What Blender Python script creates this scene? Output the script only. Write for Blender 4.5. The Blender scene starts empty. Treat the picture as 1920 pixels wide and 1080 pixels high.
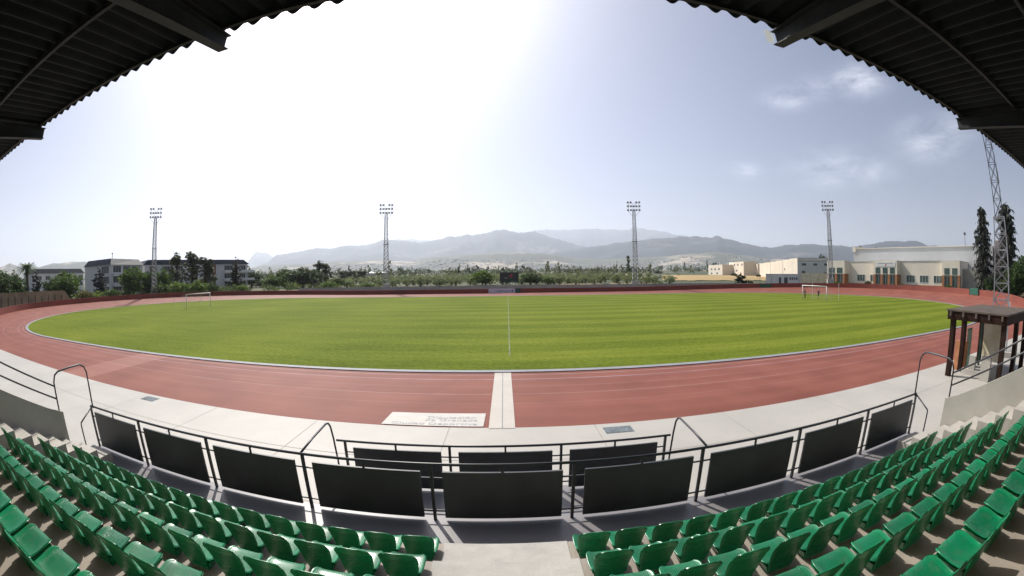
import bpy, math, random
from mathutils import Vector, Matrix, noise
from math import sin, cos, pi, radians, hypot, tan, atan2

C = bpy.context.scene.collection
sc = bpy.context.scene
rnd = random.Random(11)
H = 4.837                      # camera height above the running track

# ------------------------------------------------------------------ mesh helper
class MB:
    def __init__(s): s.v = []; s.f = []; s.m = []
    def add(s, vs, fs, m=0):
        o = len(s.v); s.v += [tuple(p) for p in vs]
        for f in fs: s.f.append(tuple(i + o for i in f)); s.m.append(m)
    def box(s, x0, x1, y0, y1, z0, z1, m=0, M=None):
        vs = [Vector((x, y, z)) for z in (z0, z1) for y in (y0, y1) for x in (x0, x1)]
        if M: vs = [M @ v for v in vs]
        s.add(vs, [(0, 2, 3, 1), (4, 5, 7, 6), (0, 1, 5, 4), (1, 3, 7, 5), (3, 2, 6, 7), (2, 0, 4, 6)], m)
    def bar(s, a, b, r, n=6, m=0, r2=None, cap=True):
        a = Vector(a); b = Vector(b); d = b - a
        if d.length < 1e-6: return
        q = d.to_track_quat('Z', 'Y'); r2 = r if r2 is None else r2
        vs = [a + q @ Vector((r * cos(2 * pi * i / n), r * sin(2 * pi * i / n), 0)) for i in range(n)]
        vs += [b + q @ Vector((r2 * cos(2 * pi * i / n), r2 * sin(2 * pi * i / n), 0)) for i in range(n)]
        fs = [(i, (i + 1) % n, n + (i + 1) % n, n + i) for i in range(n)]
        if cap: fs += [tuple(range(n - 1, -1, -1)), tuple(range(n, 2 * n))]
        s.add(vs, fs, m)
    def tube(s, pts, r, n=8, m=0):
        pts = [Vector(p) for p in pts]; rings = []
        for i, p in enumerate(pts):
            t = (pts[min(i + 1, len(pts) - 1)] - pts[max(i - 1, 0)]).normalized()
            q = t.to_track_quat('Z', 'Y')
            rr = r[i] if isinstance(r, (list, tuple)) else r
            rings.append([p + q @ Vector((rr * cos(2 * pi * k / n), rr * sin(2 * pi * k / n), 0)) for k in range(n)])
        # keep rings aligned
        for i in range(1, len(rings)):
            best = min(range(n), key=lambda k: (rings[i][k] - rings[i - 1][0]).length)
            rings[i] = rings[i][best:] + rings[i][:best]
        vs = [v for g in rings for v in g]; fs = []
        for i in range(len(rings) - 1):
            for k in range(n):
                fs.append((i * n + k, i * n + (k + 1) % n, (i + 1) * n + (k + 1) % n, (i + 1) * n + k))
        fs += [tuple(range(n - 1, -1, -1)), tuple(range((len(rings) - 1) * n, len(rings) * n))]
        s.add(vs, fs, m)
    def prism(s, poly, z0, z1, m=0):
        n = len(poly)
        vs = [(x, y, z0) for x, y in poly] + [(x, y, z1) for x, y in poly]
        s.add(vs, [tuple(range(n - 1, -1, -1)), tuple(range(n, 2 * n))] + [(i, (i + 1) % n, n + (i + 1) % n, n + i) for i in range(n)], m)
    def yzprism(s, poly, x0, x1, m=0):
        n = len(poly)
        vs = [(x0, y, z) for y, z in poly] + [(x1, y, z) for y, z in poly]
        s.add(vs, [tuple(range(n)), tuple(range(2 * n - 1, n - 1, -1))] + [(i, n + i, n + (i + 1) % n, (i + 1) % n) for i in range(n)], m)
    def mesh(s, name, mats, smooth=False):
        me = bpy.data.meshes.new(name); me.from_pydata(s.v, [], s.f)
        for m in (mats if isinstance(mats, (list, tuple)) else [mats]): me.materials.append(m)
        me.polygons.foreach_set('material_index', s.m)
        if smooth: me.polygons.foreach_set('use_smooth', [True] * len(s.f))
        me.update(); return me
    def build(s, name, mats, parent=None, smooth=False, loc=None, rz=None):
        o = bpy.data.objects.new(name, s.mesh(name, mats, smooth)); C.objects.link(o)
        if parent: o.parent = parent
        if loc: o.location = loc
        if rz is not None: o.rotation_euler = (0, 0, rz)
        return o

def tag(o, label=None, cat=None, group=None, kind=None):
    if label: o['label'] = label
    if cat: o['category'] = cat
    if group: o['group'] = group
    if kind: o['kind'] = kind
    return o
def thing(name, label, cat, loc=(0, 0, 0), rz=0, group=None, scale=None):
    o = bpy.data.objects.new(name, None); C.objects.link(o); o.location = loc; o.rotation_euler = (0, 0, rz)
    if scale: o.scale = scale
    return tag(o, label, cat, group)
def inst(name, mesh, parent=None, loc=(0, 0, 0), rz=0):
    o = bpy.data.objects.new(name, mesh); C.objects.link(o); o.location = loc; o.rotation_euler = (0, 0, rz)
    if parent: o.parent = parent
    return o
def copy_tree(o, parent=None):
    c = o.copy(); C.objects.link(c)
    if parent: c.parent = parent
    for ch in list(o.children): copy_tree(ch, c)
    return c
def P(az, D): a = radians(az); return (D * sin(a), D * cos(a))
def sstep(a, b, x):
    t = min(1, max(0, (x - a) / (b - a))); return t * t * (3 - 2 * t)

# ------------------------------------------------------------------ materials
def new_mat(name):
    m = bpy.data.materials.new(name); m.use_nodes = True
    nt = m.node_tree; nt.nodes.clear(); return m, nt, nt.nodes, nt.links
def mat(name, col, rough=.6, var=.15, scale=4., metal=0., spec=.5, bump=0., bscale=None, col2=None, dirt=0., coat=0.):
    m, nt, N, L = new_mat(name)
    out = N.new('ShaderNodeOutputMaterial'); b = N.new('ShaderNodeBsdfPrincipled'); L.new(b.outputs[0], out.inputs[0])
    b.inputs['Roughness'].default_value = rough; b.inputs['Metallic'].default_value = metal
    b.inputs['Specular IOR Level'].default_value = spec
    if coat: b.inputs['Coat Weight'].default_value = coat; b.inputs['Coat Roughness'].default_value = .2
    tc = N.new('ShaderNodeTexCoord'); nz = N.new('ShaderNodeTexNoise')
    nz.inputs['Scale'].default_value = scale; nz.inputs['Detail'].default_value = 6; nz.inputs['Roughness'].default_value = .62
    L.new(tc.outputs['Object'], nz.inputs['Vector'])
    mx = N.new('ShaderNodeMix'); mx.data_type = 'RGBA'
    c2 = col2 or tuple(c * (1 - var * 2) for c in col)
    c1 = col if col2 else tuple(min(1, c * (1 + var)) for c in col)
    mx.inputs['A'].default_value = (*c2, 1); mx.inputs['B'].default_value = (*c1, 1)
    rp = N.new('ShaderNodeMapRange'); rp.inputs[1].default_value = .3; rp.inputs[2].default_value = .7
    L.new(nz.outputs['Fac'], rp.inputs[0]); L.new(rp.outputs[0], mx.inputs['Factor'])
    colout = mx.outputs['Result']
    if dirt:
        n2 = N.new('ShaderNodeTexNoise'); n2.inputs['Scale'].default_value = scale * .23; n2.inputs['Detail'].default_value = 8
        L.new(tc.outputs['Object'], n2.inputs['Vector'])
        r2 = N.new('ShaderNodeMapRange'); r2.inputs[1].default_value = .5; r2.inputs[2].default_value = .75; r2.inputs[4].default_value = dirt
        L.new(n2.outputs['Fac'], r2.inputs[0])
        m2 = N.new('ShaderNodeMix'); m2.data_type = 'RGBA'; m2.inputs['B'].default_value = (*[c * .45 for c in col], 1)
        L.new(colout, m2.inputs['A']); L.new(r2.outputs[0], m2.inputs['Factor']); colout = m2.outputs['Result']
    L.new(colout, b.inputs['Base Color'])
    if bump:
        bp = N.new('ShaderNodeBump'); bp.inputs['Strength'].default_value = bump; bp.inputs['Distance'].default_value = .02
        n3 = N.new('ShaderNodeTexNoise'); n3.inputs['Scale'].default_value = bscale or scale * 8; n3.inputs['Detail'].default_value = 4
        L.new(tc.outputs['Object'], n3.inputs['Vector']); L.new(n3.outputs['Fac'], bp.inputs['Height']); L.new(bp.outputs[0], b.inputs['Normal'])
    return m
def leaf_mat(name, col, var=.5, trans=.35):
    m, nt, N, L = new_mat(name)
    out = N.new('ShaderNodeOutputMaterial'); d = N.new('ShaderNodeBsdfPrincipled'); t = N.new('ShaderNodeBsdfTranslucent'); mx = N.new('ShaderNodeMixShader')
    d.inputs['Roughness'].default_value = .6; d.inputs['Specular IOR Level'].default_value = .3
    mx.inputs[0].default_value = trans; L.new(d.outputs[0], mx.inputs[1]); L.new(t.outputs[0], mx.inputs[2]); L.new(mx.outputs[0], out.inputs[0])
    g = N.new('ShaderNodeNewGeometry'); tc = N.new('ShaderNodeTexCoord'); nz = N.new('ShaderNodeTexNoise'); nz.inputs['Scale'].default_value = 3.5
    oi = N.new('ShaderNodeObjectInfo')
    L.new(tc.outputs['Object'], nz.inputs['Vector'])
    a = N.new('ShaderNodeMath'); a.operation = 'MULTIPLY_ADD'; a.inputs[1].default_value = .5
    L.new(g.outputs['Random Per Island'], a.inputs[0]); L.new(nz.outputs['Fac'], a.inputs[2])
    a2 = N.new('ShaderNodeMath'); a2.operation = 'MULTIPLY_ADD'; a2.inputs[1].default_value = .35
    L.new(oi.outputs['Random'], a2.inputs[0]); L.new(a.outputs[0], a2.inputs[2])
    r = N.new('ShaderNodeMapRange'); r.inputs[1].default_value = .4; r.inputs[2].default_value = 1.3
    L.new(a2.outputs[0], r.inputs[0])
    c = N.new('ShaderNodeMix'); c.data_type = 'RGBA'
    c.inputs['A'].default_value = (*[x * (1 - var) for x in col], 1); c.inputs['B'].default_value = (col[0] * (1 + var * 1.1), col[1] * (1 + var), col[2] * (1 + var * .3), 1)
    L.new(r.outputs[0], c.inputs['Factor']); L.new(c.outputs['Result'], d.inputs['Base Color']); L.new(c.outputs['Result'], t.inputs['Color'])
    return m

M = {}
M['concrete'] = mat('concrete', (.47, .44, .39), .8, .1, 1.3, bump=.15, bscale=30, dirt=.25)
M['tread'] = mat('tread_concrete', (.33, .285, .235), .7, .12, 1.6, bump=.2, bscale=40, dirt=.35)
M['apron'] = mat('apron_concrete', (.44, .415, .37), .62, .06, .35, bump=.08, bscale=22, dirt=.18)
M['platform'] = mat('platform_concrete', (.235, .222, .225), .40, .06, .8, spec=.5, bump=.06, bscale=25, dirt=.2)
M['aisle'] = mat('pale_worn_concrete', (.46, .44, .40), .8, .10, 2.2, bump=.2, bscale=40, dirt=.45)
M['plaster'] = mat('grey_plaster', (.40, .38, .33), .8, .08, .9, bump=.1, bscale=20, dirt=.25)
M['whitestep'] = mat('painted_step', (.44, .41, .36), .7, .08, 3, dirt=.3)
M['rail'] = mat('dark_steel', (.035, .036, .042), .42, .2, 8, spec=.5)
M['board'] = mat('black_board', (.035, .041, .045), .42, .25, .9, spec=.5, bump=.05, bscale=3, dirt=.3)
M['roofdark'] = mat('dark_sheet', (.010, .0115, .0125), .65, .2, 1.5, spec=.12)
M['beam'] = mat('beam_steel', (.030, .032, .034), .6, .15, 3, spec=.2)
M['purlin'] = mat('purlin_steel', (.028, .027, .025), .6, .2, 3, spec=.2)
M['white'] = mat('white_paint', (.78, .77, .74), .5, .04, 3)
M['cream'] = mat('cream_render', (.76, .68, .56), .8, .06, .12, dirt=.12)
M['creamhall'] = mat('hall_render', (.84, .76, .62), .8, .05, .15, dirt=.12)
M['paleclad'] = mat('pale_cladding', (.56, .56, .54), .6, .05, .2)
M['brick'] = mat('orange_brick', (.44, .19, .085), .85, .2, 2)
M['redbrick'] = mat('red_brown_wall', (.20, .055, .045), .85, .15, .4, dirt=.4)
M['blockwhite'] = mat('block_wall', (.66, .645, .64), .8, .06, .15, dirt=.15)
M['slate'] = mat('slate_roof', (.03, .034, .045), .6, .2, .6)
M['paleroof'] = mat('pale_roof', (.22, .23, .25), .45, .1, .3)
M['winglass'] = mat('window_glass', (.11, .155, .14), .15, .3, .5, spec=.7)
M['greenframe'] = mat('green_frame', (.05, .13, .09), .5, .1, 2)
M['darkwin'] = mat('dark_opening', (.05, .05, .055), .3, .2, .5)
M['brownfence'] = mat('brown_fence', (.36, .24, .15), .85, .2, .5, dirt=.4)
M['timber'] = mat('dark_timber', (.026, .0105, .0065), .7, .3, 2, spec=.15)
M['timberroof'] = mat('weathered_roof', (.10, .075, .055), .8, .2, 1.5, dirt=.3)
M['stainpanel'] = mat('stained_panel', (.72, .67, .54), .7, .1, .8, col2=(.45, .38, .24))
M['gatgreen'] = mat('green_gate', (.015, .10, .065), .5, .1, 2)
M['galv'] = mat('galvanised_steel', (.36, .36, .37), .5, .12, 1, metal=.3)
M['lampdark'] = mat('lamp_housing', (.05, .05, .055), .4, .1, 3)
M['lampglass'] = mat('lamp_glass', (.35, .37, .4), .1, .05, 3, spec=.8)
M['fencegrey'] = mat('fence_concrete', (.46, .42, .37), .85, .12, .3, dirt=.3)
M['kerb'] = mat('kerb_concrete', (.26, .265, .28), .7, .1, .8)
M['bark'] = mat('bark', (.10, .075, .055), .9, .25, 2)
M['grille'] = mat('drain_grille', (.16, .19, .2), .5, .25, 6, metal=.3)
M['textgrey'] = mat('grey_lettering', (.33, .34, .36), .7, .05, 3)
M['blueink'] = mat('blue_lettering', (.10, .12, .28), .6, .1, 3)
M['redink'] = mat('red_emblem', (.45, .03, .07), .6, .1, 3)
M['screen'] = mat('scoreboard_black', (.018, .022, .022), .45, .2, 2)
M['goalwhite'] = mat('goal_paint', (.80, .80, .78), .4, .03, 3)
M['skin'] = mat('skin', (.42, .24, .17), .55, .05, 10)
M['shirtred'] = mat('dark_red_shirt', (.10, .008, .012), .8, .1, 10)
M['shirtgrey'] = mat('grey_top', (.06, .055, .06), .8, .1, 10)
M['shorts'] = mat('dark_shorts', (.02, .02, .022), .8, .1, 10)
M['trousers'] = mat('grey_trousers', (.11, .10, .10), .8, .1, 10)
M['hair'] = mat('dark_hair', (.02, .014, .01), .6, .1, 20)
M['drygrass'] = mat('dry_field', (.44, .29, .12), .95, .2, .02, col2=(.30, .22, .09))
M['leafdark'] = leaf_mat('leaf_dark', (.052, .090, .030), .5, .45)
M['leafmid'] = leaf_mat('leaf_mid', (.080, .135, .030), .5, .5)
M['leaflight'] = leaf_mat('leaf_light', (.12, .19, .03), .4, .5)
M['leafolive'] = leaf_mat('leaf_olive', (.19, .23, .12), .35, .5)
M['leafcypress'] = leaf_mat('leaf_cypress', (.020, .036, .018), .4, .15)
M['leafpurple'] = leaf_mat('leaf_blue_conifer', (.030, .036, .042), .4, .15)
M['leafpoplar'] = leaf_mat('leaf_poplar', (.10, .115, .06), .45, .5)
M['leafyellow'] = leaf_mat('leaf_flowering', (.16, .15, .03), .5)
M['leafcedar'] = leaf_mat('leaf_cedar', (.022, .030, .024), .45, .15)

def seat_mat():
    m, nt, N, L = new_mat('green_plastic')
    out = N.new('ShaderNodeOutputMaterial'); b = N.new('ShaderNodeBsdfPrincipled'); tr = N.new('ShaderNodeBsdfTranslucent'); ms = N.new('ShaderNodeMixShader')
    ms.inputs[0].default_value = .19; L.new(b.outputs[0], ms.inputs[1]); L.new(tr.outputs[0], ms.inputs[2]); L.new(ms.outputs[0], out.inputs[0])
    tc = N.new('ShaderNodeTexCoord'); oi = N.new('ShaderNodeObjectInfo')
    def math_(op, a, b_=None):
        q = N.new('ShaderNodeMath'); q.operation = op
        for i_, v in enumerate((a, b_)):
            if v is None: continue
            if isinstance(v, (int, float)): q.inputs[i_].default_value = v
            else: L.new(v, q.inputs[i_])
        return q.outputs[0]
    def nois(scale, det=5, off=True):
        n = N.new('ShaderNodeTexNoise'); n.noise_dimensions = '4D'; n.inputs['Scale'].default_value = scale; n.inputs['Detail'].default_value = det
        L.new(tc.outputs['Object'], n.inputs['Vector']); L.new(math_('MULTIPLY', oi.outputs['Random'], 37.), n.inputs['W']); return n.outputs['Fac']
    c = N.new('ShaderNodeMix'); c.data_type = 'RGBA'
    c.inputs['A'].default_value = (.003, .165, .064, 1); c.inputs['B'].default_value = (.007, .290, .120, 1)
    f = math_('ADD', math_('MULTIPLY', oi.outputs['Random'], .75), nois(7))
    r = N.new('ShaderNodeMapRange'); r.inputs[1].default_value = .35; r.inputs[2].default_value = 1.25
    L.new(f, r.inputs[0]); L.new(r.outputs[0], c.inputs['Factor'])
    sx = N.new('ShaderNodeSeparateXYZ'); L.new(tc.outputs['Object'], sx.inputs[0])
    def sn(sock, k): return math_('SINE', math_('MULTIPLY', sock, k))
    yz = math_('ADD', sx.outputs['Y'], sx.outputs['Z'])
    pr = math_('MULTIPLY', sn(sx.outputs['X'], 2 * pi / .034), sn(yz, 2 * pi / .034)); pr = math_('ABSOLUTE', pr)
    dt = N.new('ShaderNodeMapRange'); dt.inputs[1].default_value = .45; dt.inputs[2].default_value = .7; L.new(pr, dt.inputs[0])
    edge = math_('LESS_THAN', math_('ABSOLUTE', sx.outputs['X']), .165)          # holes stay clear of the rim
    inz = math_('MULTIPLY', math_('GREATER_THAN', sx.outputs['Z'], .121), math_('LESS_THAN', sx.outputs['Z'], .40))
    dots = math_('MULTIPLY', math_('MULTIPLY', dt.outputs[0], edge), inz)
    d = N.new('ShaderNodeMix'); d.data_type = 'RGBA'; d.inputs['B'].default_value = (.002, .022, .011, 1)
    L.new(math_('MULTIPLY', dots, .7), d.inputs['Factor']); L.new(c.outputs['Result'], d.inputs['A'])
    # dust on the upper faces
    g = N.new('ShaderNodeNewGeometry'); sg = N.new('ShaderNodeSeparateXYZ'); L.new(g.outputs['Normal'], sg.inputs[0])
    up = N.new('ShaderNodeMapRange'); up.inputs[1].default_value = .5; up.inputs[2].default_value = 1; L.new(sg.outputs['Z'], up.inputs[0])
    ds = N.new('ShaderNodeMapRange'); ds.inputs[1].default_value = .48; ds.inputs[2].default_value = .75; ds.inputs[4].default_value = .30; L.new(nois(13, 7), ds.inputs[0])
    e = N.new('ShaderNodeMix'); e.data_type = 'RGBA'; e.inputs['B'].default_value = (.16, .19, .13, 1); L.new(math_('MULTIPLY', up.outputs[0], ds.outputs[0]), e.inputs['Factor']); L.new(d.outputs['Result'], e.inputs['A'])
    L.new(e.outputs['Result'], b.inputs['Base Color'])
    t2 = N.new('ShaderNodeMix'); t2.data_type = 'RGBA'; t2.blend_type = 'MULTIPLY'; t2.inputs['Factor'].default_value = 1; t2.inputs['B'].default_value = (1, 1.7, 1.5, 1); L.new(d.outputs['Result'], t2.inputs['A']); L.new(t2.outputs['Result'], tr.inputs['Color'])
    L.new(math_('MULTIPLY', math_('SUBTRACT', 1, dots), .85), b.inputs['Specular IOR Level'])
    rr = N.new('ShaderNodeMapRange'); rr.inputs[3].default_value = .17; rr.inputs[4].default_value = .42; L.new(nois(5), rr.inputs[0]); L.new(rr.outputs[0], b.inputs['Roughness'])
    bp = N.new('ShaderNodeBump'); bp.inputs['Strength'].default_value = .35; bp.inputs['Distance'].default_value = .006
    rb = math_('MULTIPLY', sn(sx.outputs['Z'], 2 * pi / .06), math_('GREATER_THAN', sx.outputs['Z'], .17)); L.new(math_('SUBTRACT', math_('MULTIPLY', rb, .6), dots), bp.inputs['Height']); L.new(bp.outputs[0], b.inputs['Normal']); L.new(bp.outputs[0], tr.inputs['Normal'])
    return m
M['seat'] = seat_mat()

# ------------------------------------------------------------------ camera
cam = bpy.data.cameras.new('Camera'); cam.type = 'PANO'
co = bpy.data.objects.new('camera', cam); C.objects.link(co); sc.camera = co
cam.clip_end = 60000; cam.clip_start = .05; cam.sensor_width = 36
for tgt in (cam, getattr(cam, 'cycles', None)):
    for k, v in (('panorama_type', 'FISHEYE_EQUISOLID'), ('fisheye_lens', 813 / 1920 * 36), ('fisheye_fov', radians(200))):
        try: setattr(tgt, k, v)
        except Exception: pass
PITCH, YAW, ROLL = -0.033367, 0.026090, -0.012428
def cam2w(v):
    cx, cy, cz = v
    c, s = cos(ROLL), sin(ROLL); cx, cy = c * cx - s * cy, s * cx + c * cy
    c, s = cos(PITCH), sin(PITCH); fw, up = c * cz - s * cy, s * cz + c * cy
    c, s = cos(YAW), sin(YAW); return Vector((c * cx + s * fw, -s * cx + c * fw, up))
R_, U_, F_ = cam2w((1, 0, 0)), cam2w((0, 1, 0)), cam2w((0, 0, 1))
co.matrix_world = Matrix(((R_.x, U_.x, -F_.x, 0), (R_.y, U_.y, -F_.y, 0), (R_.z, U_.z, -F_.z, H), (0, 0, 0, 1)))

# ------------------------------------------------------------------ the field and its oval
SY = radians(.9); FC = (-.9945, 57.180)
def F2W(x, y):
    c, s = cos(SY), sin(SY); return (FC[0] + c * x + s * y, FC[1] - s * x + c * y)
def W2F(x, y):
    x -= FC[0]; y -= FC[1]; c, s = cos(SY), sin(SY); return (c * x - s * y, s * x + c * y)
RI, LS, WT = 36.5, 42.195, 9.0
def oval(n_straight=60, n_arc=90):
    pts = []
    for i in range(n_straight): pts.append((-LS + 2 * LS * i / n_straight, -RI, 0, -1))
    for i in range(n_arc): a = -pi / 2 + pi * i / n_arc; pts.append((LS + RI * cos(a), RI * sin(a), cos(a), sin(a)))
    for i in range(n_straight): pts.append((LS - 2 * LS * i / n_straight, RI, 0, 1))
    for i in range(n_arc): a = pi / 2 + pi * i / n_arc; pts.append((-LS + RI * cos(a), RI * sin(a), cos(a), sin(a)))
    return pts
OV = oval()
def ofs(x, y):
    fx, fy = W2F(x, y); ax = max(abs(fx) - LS, 0)
    return hypot(ax, fy) - RI
def bank(fx, fy):
    ax = abs(fx); far = .25 if fy > 0 else 0.
    if fy > 0: b = far + (1.18 - far) * sstep(30, 90, ax)
    else: b = 1.15 * sstep(44, 84, ax)
    return b * (1.12 if fx > 0 else .9)
def tz(o, B): return B * max(0, (o - 1) / (WT - 1)) ** 1.25
def gz(x, y):
    """height of the land outside the track"""
    D = hypot(x, y); o = ofs(x, y); k = sstep(16, 45, y)
    z = .95 * sstep(9.2, 14, o) * k - .06 * (1 - k)
    if D > 170: z += (.01 * (min(D, 1000) - 170) + .003 * max(0, D - 1000)) * sstep(20, 60, y)
    return z
def rings(mb, offs, zf, closed=True, rng=None, uvs=None):
    n = len(OV); base = len(mb.v); m = len(offs)
    for i in range(n):
        fx, fy, nx, ny = OV[i]
        for o in offs: mb.v.append((fx + nx * o, fy + ny * o, zf(fx, fy, nx, ny, o)))
    for i in range(n):
        for j in range(m - 1):
            a, b = base + i * m + j, base + ((i + 1) % n) * m + j
            mb.f.append((a, a + 1, b + 1, b)); mb.m.append(0)
FLOC = (FC[0], FC[1], 0)

# grass
def grass_mat():
    m, nt, N, L = new_mat('mown_grass')
    out = N.new('ShaderNodeOutputMaterial'); b = N.new('ShaderNodeBsdfPrincipled'); L.new(b.outputs[0], out.inputs[0])
    b.inputs['Roughness'].default_value = .9; b.inputs['Specular IOR Level'].default_value = .04
    tc = N.new('ShaderNodeTexCoord'); s = N.new('ShaderNodeSeparateXYZ'); L.new(tc.outputs['Object'], s.inputs[0])
    def math_(op, a, b_=None, c_=None):
        q = N.new('ShaderNodeMath'); q.operation = op
        for i, v in enumerate((a, b_, c_)):
            if v is None: continue
            if isinstance(v, (int, float)): q.inputs[i].default_value = v
            else: L.new(v, q.inputs[i])
        return q.outputs[0]
    def nois(scale, det=4, vec=None):
        n = N.new('ShaderNodeTexNoise'); n.inputs['Scale'].default_value = scale; n.inputs['Detail'].default_value = det
        L.new(vec or tc.outputs['Object'], n.inputs['Vector']); return n.outputs['Fac']
    wob = math_('MULTIPLY', math_('SUBTRACT', nois(.12), .5), 1.3)
    ys = math_('SINE', math_('MULTIPLY', math_('ADD', s.outputs['Y'], wob), 2 * pi / 5.6))
    ys = math_('MULTIPLY', ys, 2.6); ys = math_('MINIMUM', math_('MAXIMUM', ys, -1), 1)
    xs = math_('SINE', math_('MULTIPLY', math_('ADD', s.outputs['X'], math_('MULTIPLY', wob, 1.5)), 2 * pi / 22))
    mr = N.new('ShaderNodeMapRange'); mr.interpolation_type = 'SMOOTHSTEP'; mr.inputs[1].default_value = -22; mr.inputs[2].default_value = 8; mr.inputs[3].default_value = .18; mr.inputs[4].default_value = 1
    L.new(s.outputs['X'], mr.inputs[0])
    st = math_('ADD', math_('MULTIPLY', math_('MULTIPLY', ys, mr.outputs[0]), .10), math_('MULTIPLY', math_('MULTIPLY', xs, math_('SUBTRACT', 1.15, mr.outputs[0])), .05))
    big = math_('MULTIPLY', math_('SUBTRACT', nois(.07, 7), .5), .55)
    mp = N.new('ShaderNodeMapping'); mp.inputs['Scale'].default_value = (.25, 1.6, 1); L.new(tc.outputs['Object'], mp.inputs[0])
    strk = math_('MULTIPLY', math_('SUBTRACT', nois(.9, 8, mp.outputs[0]), .5), .5)
    fine = math_('MULTIPLY', math_('SUBTRACT', nois(4, 8), .5), .95)
    fac = math_('ADD', math_('ADD', math_('ADD', st, big), math_('ADD', strk, fine)), .5)
    cr = N.new('ShaderNodeValToRGB'); e = cr.color_ramp.elements
    e[0].position = .12; e[0].color = (.064, .096, .006, 1); e[1].position = .9; e[1].color = (.205, .232, .030, 1)
    q = e.new(.5); q.color = (.130, .167, .016, 1)
    L.new(fac, cr.inputs[0]); L.new(cr.outputs[0], b.inputs['Base Color'])
    bp = N.new('ShaderNodeBump'); bp.inputs['Strength'].default_value = .35; bp.inputs['Distance'].default_value = .03
    L.new(nois(14, 3), bp.inputs['Height']); L.new(bp.outputs[0], b.inputs['Normal'])
    return m
def track_mat():
    m, nt, N, L = new_mat('red_track')
    out = N.new('ShaderNodeOutputMaterial'); b = N.new('ShaderNodeBsdfPrincipled'); L.new(b.outputs[0], out.inputs[0])
    b.inputs['Roughness'].default_value = .68; b.inputs['Specular IOR Level'].default_value = .15
    tc = N.new('ShaderNodeTexCoord'); uv = N.new('ShaderNodeUVMap'); uv.uv_map = 'UVMap'
    su = N.new('ShaderNodeSeparateXYZ'); L.new(uv.outputs[0], su.inputs[0]); so = N.new('ShaderNodeSeparateXYZ'); L.new(tc.outputs['Object'], so.inputs[0])
    def math_(op, a, b_=None, c_=None):
        q = N.new('ShaderNodeMath'); q.operation = op
        for i, v in enumerate((a, b_, c_)):
            if v is None: continue
            if isinstance(v, (int, float)): q.inputs[i].default_value = v
            else: L.new(v, q.inputs[i])
        return q.outputs[0]
    def nois(scale, det=5, vec=None):
        n = N.new('ShaderNodeTexNoise'); n.inputs['Scale'].default_value = scale; n.inputs['Detail'].default_value = det
        L.new(vec or tc.outputs['Object'], n.inputs['Vector']); return n.outputs['Fac']
    mp = N.new('ShaderNodeMapping'); mp.inputs['Scale'].default_value = (.12, 1.2, 1); L.new(uv.outputs[0], mp.inputs[0])
    mp.inputs['Scale'].default_value = (1.3, .05, 1)
    f = math_('ADD', math_('MULTIPLY', nois(1.0, 6, mp.outputs[0]), .4), math_('MULTIPLY', nois(.35, 8), .6))
    f = math_('ADD', f, math_('MULTIPLY', math_('SUBTRACT', nois(25, 3), .5), .25))
    cr = N.new('ShaderNodeValToRGB'); e = cr.color_ramp.elements
    e[0].position = .3; e[0].color = (.175, .056, .038, 1); e[1].position = .72; e[1].color = (.285, .101, .071, 1)
    L.new(f, cr.inputs[0]); col = cr.outputs[0]
    def over(col, facs, c):
        x = N.new('ShaderNodeMix'); x.data_type = 'RGBA'; x.inputs['B'].default_value = (*c, 1)
        L.new(col, x.inputs['A']); L.new(facs, x.inputs['Factor']); return x.outputs['Result']
    # the paler run-up across the near straight
    band = math_('MULTIPLY', math_('LESS_THAN', math_('ABSOLUTE', math_('ADD', so.outputs['X'], 21.6)), 1.55), math_('LESS_THAN', so.outputs['Y'], 0))
    col = over(col, math_('MULTIPLY', band, .30), (.42, .22, .18))
    band2 = math_('MULTIPLY', math_('LESS_THAN', math_('ABSOLUTE', math_('SUBTRACT', so.outputs['X'], 17)), 9), math_('GREATER_THAN', so.outputs['Y'], 38))
    wear = math_('ADD', math_('MULTIPLY', nois(.7, 6), 1.1), -.02)
    for o, w, k, c in ((.42, .05, .6, (.55, .50, .46)), (1.3, .06, .5, (.46, .44, .52)), (2.6, .04, .22, (.5, .4, .38)), (3.8, .045, .38, (.5, .4, .38)), (5.1, .04, .15, (.5, .4, .38))):
        ln = math_('LESS_THAN', math_('ABSOLUTE', math_('SUBTRACT', su.outputs['X'], o)), w)
        col = over(col, math_('MINIMUM', 1, math_('MULTIPLY', math_('MULTIPLY', ln, k), wear)), c)
    L.new(col, b.inputs['Base Color'])
    bp = N.new('ShaderNodeBump'); bp.inputs['Strength'].default_value = .2; bp.inputs['Distance'].default_value = .01
    L.new(nois(60, 2), bp.inputs['Height']); L.new(bp.outputs[0], b.inputs['Normal'])
    return m
g = MB(); g.v = [(p[0] - p[2] * .45, p[1] - p[3] * .45, .03) for p in OV]; g.f = [tuple(range(len(OV)))]; g.m = [0]
tag(g.build('grass_pitch', grass_mat(), loc=FLOC, rz=-SY), kind='structure')
k = MB(); n = len(OV)
for (o0, z0), (o1, z1) in (((-.47, .0), (-.47, .06)), ((-.47, .06), (-.02, .06)), ((-.02, .06), (-.02, -.02))):
    base = len(k.v)
    for fx, fy, nx, ny in OV: k.v += [(fx + nx * o0, fy + ny * o0, z0), (fx + nx * o1, fy + ny * o1, z1)]
    for i in range(n): a = base + 2 * i; b = base + 2 * ((i + 1) % n); k.f.append((a, a + 1, b + 1, b)); k.m.append(0)
tag(k.build('kerb', M['kerb'], loc=FLOC, rz=-SY), kind='structure')
offs = [-.05, .5, 1, 2, 3, 4, 5, 6, 7, 8, 9.0]
t = MB(); rings(t, offs, lambda fx, fy, nx, ny, o: .012 + tz(o, bank(fx + nx * 9, fy)))
to = t.build('running_track', track_mat(), loc=FLOC, rz=-SY, smooth=True)
uvl = to.data.uv_layers.new(name='UVMap'); acc = [0]
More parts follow.
